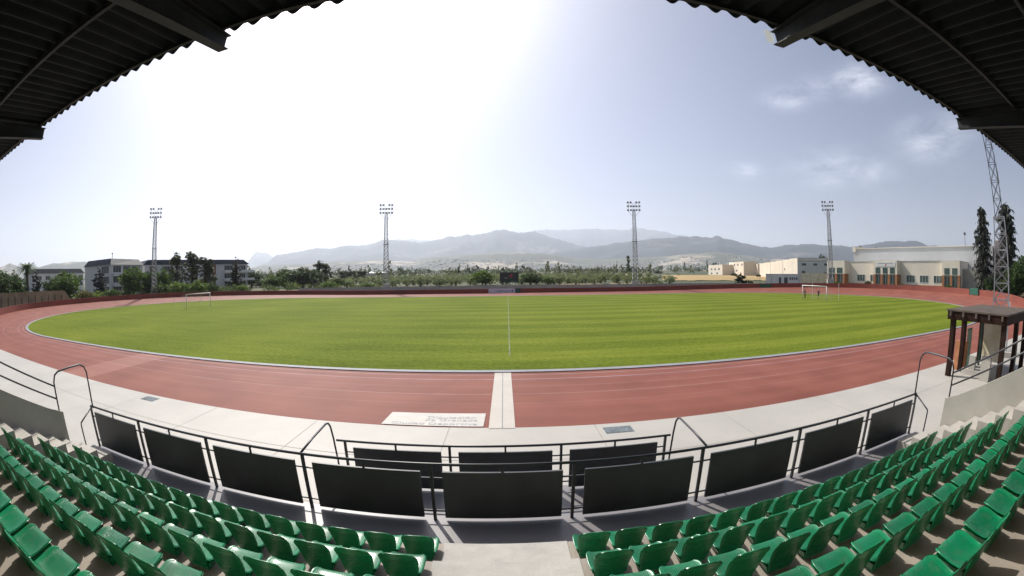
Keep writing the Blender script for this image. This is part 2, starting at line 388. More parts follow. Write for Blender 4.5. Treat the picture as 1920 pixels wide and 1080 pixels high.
for i in range(1, len(OV) + 1): a, b = OV[i - 1], OV[i % len(OV)]; acc.append(acc[-1] + hypot(a[0] - b[0], a[1] - b[1]))
for p in to.data.polygons:
    i = p.index // (len(offs) - 1)
    for li in p.loop_indices:
        vi = to.data.loops[li].vertex_index; ii = vi // len(offs); s_ = acc[ii]
        if ii == 0 and i == len(OV) - 1: s_ = acc[-1]
        uvl.data[li].uv = (offs[vi % len(offs)], s_)
tag(to, kind='structure')
# concrete apron in front of the stand (its edge runs parallel to the track)
a = MB()
ye = -RI - 7.73
a.add([(-75, -90, .018), (75, -90, .018), (75, ye, .018), (-75, ye, .018)], [(0, 1, 2, 3)])
tag(a.build('concrete_apron', M['apron'], loc=FLOC, rz=-SY), kind='structure')
jm = mat('slab_joint', (.33, .31, .275), .85, .2, 1.5)
q = MB()
for i in range(-14, 15): x_ = i * 4.6; q.add([(x_ - .012, -47.5, .021), (x_ + .012, -47.5, .021), (x_ + .012, ye, .021), (x_ - .012, ye, .021)], [(0, 1, 2, 3)])
q.add([(-66, ye - 2.55, .0225), (66, ye - 2.55, .0225), (66, ye - 2.526, .0225), (-66, ye - 2.526, .0225)], [(0, 1, 2, 3)])
tag(q.build('pavement_joint', jm, loc=FLOC, rz=-SY), kind='structure')
# pale concrete run-up strip across the near straight, in two slabs with a seam
a = MB()
a.add([(-.45, 12.85, .030), (-.035, 12.85, .030), (.025, 20.62, .030), (-.35, 20.62, .030)], [(0, 1, 2, 3)])
a.add([(-.005, 12.85, .030), (.385, 12.85, .030), (.44, 20.62, .030), (.055, 20.62, .030)], [(0, 1, 2, 3)])
tag(a.build('runway_strip', M['white'] if 0 else mat('runway_slab', (.50, .46, .40), .7, .05, .8, dirt=.15)), kind='structure')
a = MB(); a.add([(-.035, 12.85, .026), (-.005, 12.85, .026), (.055, 20.62, .026), (.025, 20.62, .026)], [(0, 1, 2, 3)])
tag(a.build('runway_joint', M['grille']), kind='structure')
a = MB()
for i in range(60):
    y0 = 25 - FC[1] + 66 * i / 60; a.add([(1.93, y0, .036), (2.01, y0, .036), (2.01, y0 + 66 / 60, .036), (1.93, y0 + 66 / 60, .036)], [(0, 1, 2, 3)])
tag(a.build('pitch_line', mat('worn_line', (.14, .18, .06), .8, .3, .6), loc=FLOC, rz=-SY), kind='structure')

# ground outside
gm, nt, N, L = new_mat('countryside')
out = N.new('ShaderNodeOutputMaterial'); b = N.new('ShaderNodeBsdfPrincipled'); L.new(b.outputs[0], out.inputs[0]); b.inputs['Roughness'].default_value = .95
tc = N.new('ShaderNodeTexCoord'); n1 = N.new('ShaderNodeTexNoise'); n1.inputs['Scale'].default_value = .012; n1.inputs['Detail'].default_value = 8
vo = N.new('ShaderNodeTexVoronoi'); vo.inputs['Scale'].default_value = .006
L.new(tc.outputs['Object'], n1.inputs['Vector']); L.new(tc.outputs['Object'], vo.inputs['Vector'])
ad = N.new('ShaderNodeMix'); ad.data_type = 'RGBA'; ad.inputs['Factor'].default_value = .45; L.new(n1.outputs['Fac'], ad.inputs['A']); L.new(vo.outputs['Color'], ad.inputs['B'])
cr = N.new('ShaderNodeValToRGB'); e = cr.color_ramp.elements; e[0].position = .36; e[0].color = (.050, .068, .026, 1); e[1].position = .70; e[1].color = (.33, .23, .12, 1); q = e.new(.56); q.color = (.10, .10, .045, 1)
L.new(ad.outputs['Result'], cr.inputs[0]); L.new(cr.outputs[0], b.inputs['Base Color'])
gr = MB()
def gzF(fx, fy, nx, ny, o):
    x, y = F2W(fx + nx * o, fy + ny * o)
    if o < 9.2: return -.35
    return gz(x, y)
rings(gr, [8.9, 9.1, 9.3, 12, 15, 20, 30, 45, 70, 110, 160, 230, 330, 500, 750, 1100, 1700, 2600, 4000, 7000, 12000, 19000], gzF)
tag(gr.build('ground', gm, loc=FLOC, rz=-SY, smooth=True), kind='structure')
# golden stubble field beyond the fence
df = MB(); na, nd = 24, 8
for j in range(nd + 1):
    for i in range(na + 1):
        az = 21.5 + 14.5 * i / na; D = 190 + (330 - 190) * j / nd + 12 * noise.noise(Vector((i * .4, j * .5, 2)))
        x, y = P(az, D); df.v.append((x, y, gz(x, y) + .25))
for j in range(nd):
    for i in range(na): a_ = j * (na + 1) + i; df.f.append((a_, a_ + 1, a_ + na + 2, a_ + na + 1)); df.m.append(0)
tag(df.build('dry_field', M['drygrass']), kind='structure')

for az0, az1, D0, D1 in ((-15.5, -11.5, 133, 141), (-6.5, -3.0, 134, 142), (7.5, 13.5, 136, 148), (14.5, 21.0, 137, 152), (3.5, 19.0, 330, 420), (-12, -5, 345, 400)):
    df = MB()
    for j in range(5):
        for i in range(13):
            az = az0 + (az1 - az0) * i / 12; D = D0 + (D1 - D0) * j / 4 + .04 * (D1 - D0) * noise.noise(Vector((i * .5, j, az0)))
            if j in (0, 4): D += (D1 - D0) * .12 * noise.noise(Vector((i * .7, j * 3, az0)))
            x, y = P(az, D); df.v.append((x, y, gz(x, y) + .12))
    for j in range(4):
        for i in range(12): a_ = j * 13 + i; df.f.append((a_, a_ + 1, a_ + 14, a_ + 13)); df.m.append(0)
    tag(df.build('dry_field', M['drygrass']), kind='structure')

# red perimeter wall along the outer edge of the track
w = MB(); prev = None; thick = .22
ii = list(range(60 - 0, len(OV) + 0))
seq = []
for i in ii:
    fx, fy, nx, ny = OV[i]
    B = tz(WT, bank(fx + nx * 9, fy)); seq.append((fx, fy, nx, ny, B))
seq = [s_ for s_ in seq if not (s_[1] < -30 and abs(s_[0]) < 50)]
base = 0
for fx, fy, nx, ny, B in seq:
    for o, z in ((WT, B - .4), (WT, B + 1.02), (WT + thick, B + 1.02), (WT + thick, B - .6)): w.v.append((fx + nx * o, fy + ny * o, z))
for i in range(len(seq) - 1):
    for j in range(4):
        w.f.append((i * 4 + j, i * 4 + (j + 1) % 4, i * 4 + 4 + (j + 1) % 4, i * 4 + 4 + j)); w.m.append(0)
w.f += [(0, 1, 2, 3), tuple(len(w.v) - 4 + q for q in (3, 2, 1, 0))]; w.m += [0, 0]
rw = w.build('perimeter_wall', mat('red_painted_wall', (.235, .060, .040), .8, .12, .25, bump=.1, bscale=3, dirt=.35), loc=FLOC, rz=-SY)
tag(rw, 'long low red painted wall curving round the outside of the running track', 'wall')

# ------------------------------------------------------------------ grandstand
DEP, RISE, ZP, YP = .96, .415, .75, 6.3
Y1, Z1 = 5.0, ZP + RISE
stand = thing('grandstand', 'concrete grandstand with stepped terraces under a dark corrugated roof', 'grandstand')
XS = 9.9
poly = [(YP + .14, -.4), (YP + .14, ZP), (Y1, ZP)]
NR = 9
for k in range(NR): poly += [(Y1 - DEP * k, Z1 + RISE * k), (Y1 - DEP * (k + 1), Z1 + RISE * k)]
poly += [(-4.0, Z1 + RISE * (NR - 1)), (-4.0, -.4)]
# a terrace profile; the walkway has its own slab
tp = [(Y1, -.3), (Y1, ZP - .1)] + poly[3:-1] + [(-4.0, -.3)]
# build as one body of stacked step slabs
tb = MB()
for k in range(NR):
    y0 = Y1 - DEP * k
    tb.box(-XS, XS, -4.0, y0, Z1 + RISE * (k - 1) + (.0 if k else -.6), Z1 + RISE * k)
tb.build('terrace', M['tread'], stand)
pb = MB(); pb.box(-10.42, 10.42, Y1 + .002, YP + .14, -.3, ZP); pb.build('walkway', M['platform'], stand)
lb = MB(); lb.box(-3.75, 3.75, YP + .145, 8.45, -.3, .25); lb.build('landing', M['platform'], stand)
for s in (-1, 1):
    for k_, (zz, x1) in enumerate(((.5, 4.35), (.25, 4.75))):
        q = MB(); q.box(min(s * 3.76, s * x1), max(s * 3.76, s * x1), YP + .145, YP + .62 + .35 * k_, -.3 if k_ else .252, zz); q.build('step', M['concrete'], stand)
for s in (-1, 1):
    for k in range(-2, 15):
        yf = 4.86 - .475 * k; zt_ = 1.45 + .2075 * k
        q = MB(); x0, x1 = sorted((s * 8.97, s * 9.88)); q.box(x0, x1, yf - .475 if k < 14 else -4.0, yf - .002, max(ZP + .002, zt_ - .75), zt_)
        q.build('step', M['whitestep'], stand)
for k in range(7):
    y0 = Y1 - DEP * k; q = MB(); q.box(-.84, .84, y0 - DEP + .004, y0 + .004, Z1 + RISE * k + .002, Z1 + RISE * k + .012); q.build('aisle_step', M['aisle'], stand)
bw = MB(); bw.box(-10.4, 10.4, -4.25, -4.002, -.3, 8.1); bw.build('back_wall', M['plaster'], stand)
YR, ZR, SL, XR = 4.2, 8.23, .10, 17.0
def roofz(y): return ZR - SL * (YR - y)
rf = MB(); ny_, per, amp = 10, .315, .05
nx_ = int(2 * XR / per * 8)
for th in (0, .012):
    base = len(rf.v)
    for j in range(ny_ + 1):
        y = YR - (YR + 4.6) * j / ny_
        for i in range(nx_ + 1):
            x = -XR + 2 * XR * i / nx_; rf.v.append((x, y, roofz(y) + amp * sin(2 * pi * x / per) + th))
    for j in range(ny_):
        for i in range(nx_): a_ = base + j * (nx_ + 1) + i; rf.f.append((a_, a_ + 1, a_ + nx_ + 2, a_ + nx_ + 1)); rf.m.append(0)
hf = (ny_ + 1) * (nx_ + 1)
for i in range(nx_): rf.f.append((i, i + 1, hf + i + 1, hf + i)); rf.m.append(0)
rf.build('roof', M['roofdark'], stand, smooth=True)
for x in (-9.45, -3.65, 3.70, 9.42):
    q = MB(); yt = YR - .03
    for i in range(12):
        ya, yb = yt - 8.0 * i / 12, yt - 8.0 * (i + 1) / 12
        da, db = .20 + .045 * (yt - ya), .20 + .045 * (yt - yb)
        za, zb = roofz(ya) - .145, roofz(yb) - .145
        q.yzprism([(ya, za), (yb, zb), (yb, zb - db), (ya, za - da)], x - .008, x + .008)
        q.yzprism([(ya, za - da), (yb, zb - db), (yb, zb - db - .016), (ya, za - da - .016)], x - .085, x + .085)
        q.yzprism([(ya, za + .012), (yb, zb + .012), (yb, zb), (ya, za)], x - .085, x + .085)
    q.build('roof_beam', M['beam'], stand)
    c_ = MB(); c_.box(x - .12, x + .12, -3.98, -3.72, Z1 + RISE * (NR - 1), roofz(-3.85) - .7); c_.build('column', M['beam'], stand)
for y in (YR - .24, 2.28, .6, -1.2, -2.9):
    q = MB(); z = roofz(y) - amp - .004
    q.box(-XR + .1, XR - .1, y - .03, y + .03, z - .012, z); dz = .045 if y > 3 else .085; q.box(-XR + .1, XR - .1, y - .004, y + .004, z - dz, z - .012); q.box(-XR + .1, XR - .1, y - .03, y + .03, z - dz - .012, z - dz)
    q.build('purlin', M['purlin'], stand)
q = MB()   # added pale piece standing in for sunlit roof sheet at one beam tip
for i in range(7):
    for j in range(5):
        u, v = i / 6, j / 4; q.v.append((3.545 + .13 * u, YR + .012 + .012 * sin(u * 4 + v * 2), ZR - .285 + .185 * v + .012 * sin(7 * u) - .03 * (1 - u) * (1 - v)))
for i in range(6):
    for j in range(4): a_ = i * 5 + j; q.f.append((a_, a_ + 1, a_ + 6, a_ + 5)); q.m.append(0)
pl = q.build('sunlit_sheet_patch', leaf_mat('translucent_white', (.55, .58, .58), .05, .5), smooth=True)
tag(pl, 'pale piece added for a sunlit bit of roof sheet under the roof edge beside a beam tip', 'plastic sheet')
for s in (-1, 1):
    x0, x1 = sorted((s * 9.91, s * 10.13)); q = MB()
    q.yzprism([(5.02, ZP - .9), (5.02, 2.04), (4.6, 2.2), (-4.0, 2.2 + 8.6 * .465), (-4.0, ZP - .9)], x0, x1)
    o = q.build('parapet_wall', M['plaster'])
    tag(o, ('shaded dark grey' if s < 0 else 'sunlit beige') + ' sloping parapet wall closing one side of the seating', 'wall', 'sloping parapet walls beside the seats')
    r = thing('handrail', 'sloping double tube handrail on top of the ' + ('shaded dark grey' if s < 0 else 'sunlit beige') + ' parapet wall', 'handrail', group='handrails on the parapet walls')
    xm = s * 10.02
    for z0, nm in ((2.63, 'top_rail'), (2.34, 'lower_rail')):
        q = MB(); q.tube([(xm, 4.95, z0), (xm, 3, z0 + 1.95 * .465), (xm, 0, z0 + 4.95 * .465), (xm, -3.5, z0 + 8.45 * .465)], .021); q.build(nm, M['rail'], r, smooth=True)
    for y in (3.0, 1.0, -1.0, -3.0):
        q = MB(); q.bar((xm, y, 2.04 + (4.95 - y) * .465 - .1), (xm, y, 2.63 + (4.95 - y) * .465), .018, 8); q.build('post', M['rail'], r)
    # tall tube hoop framing the side exit
    q = MB(); pts = [(s * 10.22, YP, ZP + 1.05), (s * 10.22, YP, 2.3), (s * 10.21, YP - .02, 2.72), (s * 10.20, YP - .1, 2.87), (s * 10.18, YP - .26, 2.95), (s * 10.12, 5.6, 2.95), (s * 10.06, 5.16, 2.93), (s * 10.03, 5.02, 2.87), (s * 10.02, 4.95, 2.72), (s * 10.02, 4.95, 2.3), (s * 10.02, 4.95, 1.98)]
    q.tube(pts, .024); o = q.build('tube_hoop', M['rail'], smooth=True)
    tag(o, 'tall rounded dark tube hoop over the walkway exit by the ' + ('shaded dark grey' if s < 0 else 'sunlit beige') + ' parapet', 'hoop rail', 'tube hoops at the side exits')
    q = MB(); q.tube([(s * 10.30, YP, 1.82), (s * 10.12, 5.68, 1.58), (s * 10.11, 5.66, 1.53), (s * 10.11, 5.66, ZP)], .021); o = q.build('end_rail', M['rail'], smooth=True)
    tag(o, 'short bent guard rail at the walkway end by the ' + ('shaded dark grey' if s < 0 else 'sunlit beige') + ' parapet', 'guard rail', 'bent end rails of the walkway')
    # handrail hoop down to the landing
    q = MB(); x = s * 3.5
    q.tube([(x, YP, 1.84), (s * 3.55, 7.0, 1.87), (s * 3.57, 7.75, 1.90), (s * 3.58, 7.9, 1.86), (s * 3.59, 8.02, 1.74), (s * 3.6, 8.12, 1.45), (s * 3.6, 8.2, .9), (s * 3.6, 8.22, .25)], .022)
    o = q.build('curved_handrail', M['rail'], smooth=True)
    tag(o, 'curved dark handrail arching from walkway to landing, on the ' + ('shaded' if s < 0 else 'sunlit') + ' parapet side', 'handrail', 'curved handrails at the middle landing')

# board railings ---------------------------------------------------------------
def railing(name, label, x0, s, n, y, z0, h, ext=(0, 0)):
    r = thing(name, label, 'railing', (x0, y, z0), group='railings with black boards')
    q = MB(); q.bar((-ext[0], 0, h), (s * n + ext[1], 0, h), .027, 8); q.build('top_rail', M['rail'], r, smooth=True)
    for i in range(n + 1):
        q = MB(); q.box(s * i - .026, s * i + .026, -.026, .026, 0, h - .02); q.build('post', M['rail'], r)
    for i in range(n):
        xa, xb = s * i + .18, s * (i + 1) - .18
        q = MB(); q.box(xa, xb, -.022, .022, .055, .955); q.build('board', M['board'], r)
        q = MB(); q.box((xa + xb) / 2 - .02, (xa + xb) / 2 + .02, -.012, .012, .956, h - .02); q.build('bracket', M['rail'], r)
        for zz in (.195, .835):
            for xc, xd in ((s * i + .027, xa - .001), (xb + .001, s * (i + 1) - .027)):
                q = MB(); q.box(xc, xd, -.011, .011, zz - .013, zz + .013); q.build('clamp', M['rail'], r)
    return r
railing('board_railing', 'long dark railing with nine black boards along the front edge of the walkway', -10.344, 2.2934, 9, YP, ZP, 1.09, (.0, .0))
railing('board_railing', 'shorter dark railing with three black boards beyond the long railing, on the landing', -3.40, 2.2934, 3, 8.27, .25, 1.09, (.2, .12))

# seats --------------------------------------------------------------------------
def shell(grid, th):
    """grid[j][i] of points -> closed thin shell"""
    nj, ni = len(grid), len(grid[0]); mb = MB()
    def nrm(j, i):
        a = grid[min(j + 1, nj - 1)][i] - grid[max(j - 1, 0)][i]; b_ = grid[j][min(i + 1, ni - 1)] - grid[j][max(i - 1, 0)]
        return a.cross(b_).normalized()
    for sgn in (0, 1):
        for j in range(nj):
            for i in range(ni): mb.v.append(tuple(grid[j][i] + nrm(j, i) * th * sgn))
    o = nj * ni
    for j in range(nj - 1):
        for i in range(ni - 1):
            a_ = j * ni + i; mb.f += [(a_, a_ + 1, a_ + ni + 1, a_ + ni), (o + a_, o + a_ + ni, o + a_ + ni + 1, o + a_ + 1)]; mb.m += [0, 0]
    for j in range(nj - 1):
        for i in (0, ni - 1): a_ = j * ni + i; mb.f.append((a_, a_ + ni, o + a_ + ni, o + a_)); mb.m.append(0)
    for i in range(ni - 1):
        for j in (0, nj - 1): a_ = j * ni + i; mb.f.append((a_, a_ + 1, o + a_ + 1, o + a_)); mb.m.append(0)
    return mb
US = [-1, -.93, -.8, -.55, -.28, 0, .28, .55, .8, .93, 1]
pan = [(.505, .092, .105), (.516, .108, .128), (.516, .126, .152), (.504, .138, .178), (.482, .145, .197), (.455, .148, .208), (.42, .148, .213), (.35, .140, .214), (.27, .130, .212), (.19, .127, .205), (.125, .138, .193)]
gp = [[Vector((u * hw, y - .012 * u * u * (1 if y > .45 else 0), z + .020 * abs(u) ** 5 - .006 * (1 - u * u))) for u in US] for y, z, hw in pan]
seat_me = shell(gp, -.012).mesh('seat', M['seat'], True)
bk = [(.135, .0, .138), (.122, .06, .150), (.108, .14, .170), (.095, .20, .186), (.078, .27, .194), (.058, .34, .203), (.036, .41, .209), (.018, .46, .209), (.006, .493, .206), (.0, .508, .199), (-.003, .513, .188)]
gb = [[Vector((u * hw, y + .026 * u * u * sstep(.05, .3, z), z - .050 * abs(u) ** 5 * sstep(.36, .5, z))) for u in US] for y, z, hw in bk]
back_me = shell(gb, -.013).mesh('backrest', M['seat'], True)
pd = MB()
topo = [(-.190, .12), (-.207, .30), (-.196, .475), (.196, .475), (.207, .30), (.190, .12)]
boto = [(-.135, .132), (-.135, .17), (-.125, .215), (.125, .215), (.135, .17), (.135, .132)]
pd.v = [(x, y, .118) for x, y in topo] + [(x, y, .0) for x, y in boto]
pd.f = [(i, (i + 1) % 6, 6 + (i + 1) % 6, 6 + i) for i in range(6)] + [(6, 7, 8, 9, 10, 11)]; pd.m = [0] * 7
ped_me = pd.mesh('pedestal', M['seat'])
ORD = ['first', 'second', 'third', 'fourth', 'fifth', 'sixth', 'seventh', 'eighth', 'ninth', 'tenth', 'eleventh', 'twelfth', 'thirteenth', 'fourteenth', 'fifteenth', 'sixteenth']
ROW = ['front', 'second', 'third', 'fourth', 'fifth']
proto = thing('stadium_seat', 'x', 'seat', group='green plastic seats in rows')
for nm, me in (('seat', seat_me), ('backrest', back_me), ('pedestal', ped_me)): inst(nm, me, proto)
first = True
for row in range(5):
    for s in (-1, 1):
        for i in range(16):
            o = proto if first else copy_tree(proto); first = False
            o.location = (s * 1.095 + s * .5 * i + rnd.uniform(-.008, .008), 4.45 - DEP * row + rnd.uniform(-.008, .008), Z1 + RISE * row)
            o.rotation_euler = (0, 0, rnd.uniform(-.02, .02))
            o['label'] = 'green plastic seat in the %s row, %s from the centre aisle towards the %s parapet' % (ROW[row], ORD[i], 'shaded' if s < 0 else 'sunlit')

# painted panel on the track ------------------------------------------------------
pn = thing('ground_sign', 'white painted panel with grey lettering lying on the red track beside the runway', 'sign')
q = MB(); q.add([(-3.98, 13.07, .034), (-.62, 13.02, .034), (-.58, 14.36, .034), (-3.90, 14.36, .034)], [(0, 1, 2, 3)]); q.build('panel', mat('white_ground_paint', (.54, .51, .46), .7, .05, 1.5, dirt=.15), pn)
def text(body, x, y, z, size, m, parent, rot=(0, 0, 0), align='LEFT', sx=1.0, name='lettering'):
    cu = bpy.data.curves.new(name, 'FONT'); cu.body = body; cu.size = size; cu.align_x = align; cu.extrude = .001
    o = bpy.data.objects.new(name, cu); C.objects.link(o); o.location = (x, y, z); o.rotation_euler = rot; o.scale = (sx, 1, 1)
    bpy.context.view_layer.update(); dg = bpy.context.evaluated_depsgraph_get(); me = bpy.data.meshes.new_from_object(o.evaluated_get(dg)); me.name = name
    bpy.data.objects.remove(o); o = bpy.data.objects.new(name, me); C.objects.link(o); o.location = (x, y, z); o.rotation_euler = rot; o.scale = (sx, 1, 1)
    me.materials.clear(); me.materials.append(m); o.parent = parent; return o
for body, x0, x1, yb, sz in (('Diputación', -2.56, -.91, 13.78, .33), ('de Granada', -2.60, -.82, 13.51, .33), ('Ciudad Deportiva', -3.68, -.82, 13.15, .30)):
    tx = text(body, x0, yb, .038, sz, M['textgrey'], pn); xs_ = [v.co.x for v in tx.data.vertices]; tx.scale = ((x1 - x0) / max(xs_), 1, 1)
for x, y, lab in ((-14.75, 12.6, 'grey drain grille set in the pale apron, left of the boards'), (3.55, 12.27, 'grey drain grille set in the pale apron, right of the runway')):
    q = MB(); q.box(-.45, .45, -.27, .27, .005, .026)
    for i in range(14): q.box(-.42 + .06 * i, -.385 + .06 * i, -.24, .24, .0265, .032)
    o = q.build('drain_grille', M['grille'], loc=(x, y, 0)); tag(o, lab, 'drain', 'drain grilles in the apron')

# ------------------------------------------------------------------ floodlight masts
def lattice(mb, z0, z1, w0, w1, bays, r):
    for i in range(bays):
        za, zb = z0 + (z1 - z0) * i / bays, z0 + (z1 - z0) * (i + 1) / bays
        a_, b_ = w0 + (w1 - w0) * i / bays, w0 + (w1 - w0) * (i + 1) / bays
        ca = [(-a_, -a_), (a_, -a_), (a_, a_), (-a_, a_)]; cb = [(-b_, -b_), (b_, -b_), (b_, b_), (-b_, b_)]
        for q in range(4):
            p, n_ = q, (q + 1) % 4
            mb.bar((*ca[p], za), (*cb[p], zb), r * 1.5, 4)
            mb.bar((*ca[p], za), (*cb[n_], zb), r * .8, 3); mb.bar((*ca[n_], za), (*cb[p], zb), r * .8, 3)
            mb.bar((*cb[p], zb), (*cb[n_], zb), r * .8, 3)
def lamp_mesh():
    q = MB(); n_ = 10
    prof = [(-.26, .15), (-.14, .24), (.06, .31), (.10, .31)]
    q.tube([(0, y, 0) for y, r_ in prof], [r_ for y, r_ in prof], n_, 0)
    q.bar((0, .101, 0), (0, .115, 0), .28, n_, 1); q.box(-.29, .29, -.03, .03, -.03, .03, 0)
    return q.mesh('floodlight', [M['lampdark'], M['lampglass']])
LAMP = lamp_mesh()
def mast(az, D, zb, zt, label):
    x, y = P(az, D); rz = atan2(-(58 - y), -(0 - x)) + pi / 2; rz = -radians(az) * .8 + pi
    r = thing('floodlight_mast', label, 'floodlight mast', (x, y, zb), rz, 'floodlight masts behind the track')
    h = zt - zb; hl = h - 2.5
    q = MB(); q.prism([(-1.2, -1.2), (1.2, -1.2), (1.2, 1.2), (-1.2, 1.2)], -1.5, .25); q.prism([(-1.05, -1.05), (1.05, -1.05), (1.05, 1.05), (-1.05, 1.05)], .25, 1.55); q.build('plinth', M['concrete'], r)
    q = MB(); lattice(q, 1.55, hl, .74, .36, 17, .058); q.build('lattice', M['galv'], r)
    q = MB(); q.box(-.75, .75, -.75, .75, h * .53, h * .53 + .08); q.build('platform', M['rail'], r)
    q = MB()
    for zz in (hl + .15, hl + 1.2, hl + 2.25): q.bar((-1.75, .0, zz), (1.75, .0, zz), .014, 5)
    for xx in (-1.5, -.4, .4, 1.5): q.bar((xx, 0, hl - .1), (xx, 0, hl + 2.3), .045, 5)
    q.bar((-.3, 0, hl - 1.6), (-1.6, 0, hl + .1), .04, 4); q.bar((.3, 0, hl - 1.6), (1.6, 0, hl + .1), .04, 4)
    q.build('head_frame', M['galv'], r)
    for zz, xs in ((hl + .35, (-1.64, -.82, 0, .82, 1.64)), (hl + 1.45, (-1.64, -.82, 0, .82, 1.64)), (hl + 2.55, (-1.64, -.82, .82, 1.64))):
        for xx in xs:
            o = inst('floodlight', LAMP, r, (xx, .16, zz)); o.rotation_euler = (-.45, 0, 0)
    return r
mast(-47.2, 124, 1.5, 24.0, 'floodlight mast standing before the apartment blocks and trees')
mast(-15.15, 120, 1.0, 24.3, 'floodlight mast beside the pale shed roof in the fields, left of the scoreboard')
mast(17.87, 122, .9, 24.5, 'floodlight mast on a pale plinth, right of the scoreboard')
mast(44.6, 128, 1.6, 24.4, 'floodlight mast in front of the sports hall, behind the right goal')
x, y = P(70.25, 32)
r = thing('floodlight_mast', 'tall near lattice mast rising behind the timber shelter up to the roof edge', 'floodlight mast', (x, y, 0), radians(20))
q = MB(); q.prism([(-1.3, -1.3), (1.3, -1.3), (1.3, 1.3), (-1.3, 1.3)], -.3, .35); q.build('plinth', M['concrete'], r)
q = MB(); lattice(q, .35, 8.4, .80, .46, 8, .036); q.build('lower_lattice', M['galv'], r)
q = MB(); lattice(q, 8.4, 22, .34, .27, 12, .026)
for i in range(24): q.bar((-.30, -.3, 8.6 + .55 * i), (-.55, -.42, 8.95 + .55 * i), .014, 4)
q.build('upper_lattice', M['lampdark'], r)
q = MB()
for i in range(3): q.box(-.25, .25, -.36, -.32, 10.6 + .35 * i, 10.8 + .35 * i)
q.tube([(.1, -.34, 10.4), (.35, -.4, 11), (.1, -.36, 11.6), (-.2, -.38, 11.2), (.2, -.37, 10.7)], .02, 6); q.build('cable_coil', mat('yellow_cable', (.3, .27, .08), .6), r)
q = MB(); q.box(-.25, .2, -.85, -.68, 2.3, 3.2); q.build('meter_box', M['white'], r)

# ------------------------------------------------------------------ goals and people
def goal(x, y, s, label):
    r = thing('football_goal', label, 'football goal', (x, y, .03), radians(-.9), 'football goals')
    q = MB()
    q.bar((0, -3.66, 0), (0, -3.66, 2.46), .07, 8); q.bar((0, 3.66, 0), (0, 3.66, 2.46), .07, 8); q.bar((0, -3.73, 2.46), (0, 3.73, 2.46), .07, 8); q.build('goal_frame', M['goalwhite'], r, smooth=True)
    for yy in (-4.0, 4.0):
        q = MB(); q.bar((s * 3.0, yy, 0), (s * 3.0, yy, 3.0 if s > 0 else 2.1), .04 if s > 0 else .022, 6); q.build('net_pole', M['goalwhite'], r)
    q = MB(); rr = .006
    def line(a, b): q.bar(a, b, rr, 3, cap=False)
    nv, nh = 24, 8
    for i in range(nv + 1):
        yy = -3.66 + 7.32 * i / nv; pts = [(0, yy, 2.44), (s * 1.2, yy, 2.36), (s * 1.9, yy, 1.2), (s * 2.1, yy, .02)]
        for a_, b_ in zip(pts, pts[1:]): line(a_, b_)
    for k_ in range(nh):
        u = (k_ + 1) / nh; xx, zz = s * (1.2 + .9 * u ** .7), 2.36 * (1 - u) + .02
        line((xx, -3.66, zz), (xx, 3.66, zz))
        for yy in (-3.66, 3.66): line((0, yy, zz), (xx, yy, zz))
    q.build('net', mat('net_cord', (.5, .5, .5), .7), r)
    return r
goal(-54.3, 62.6, -1, 'white football goal at the left end of the pitch, before the apartment blocks')
goal(55.0, 60.4, 1, 'white football goal with two people inside, at the right end of the pitch')

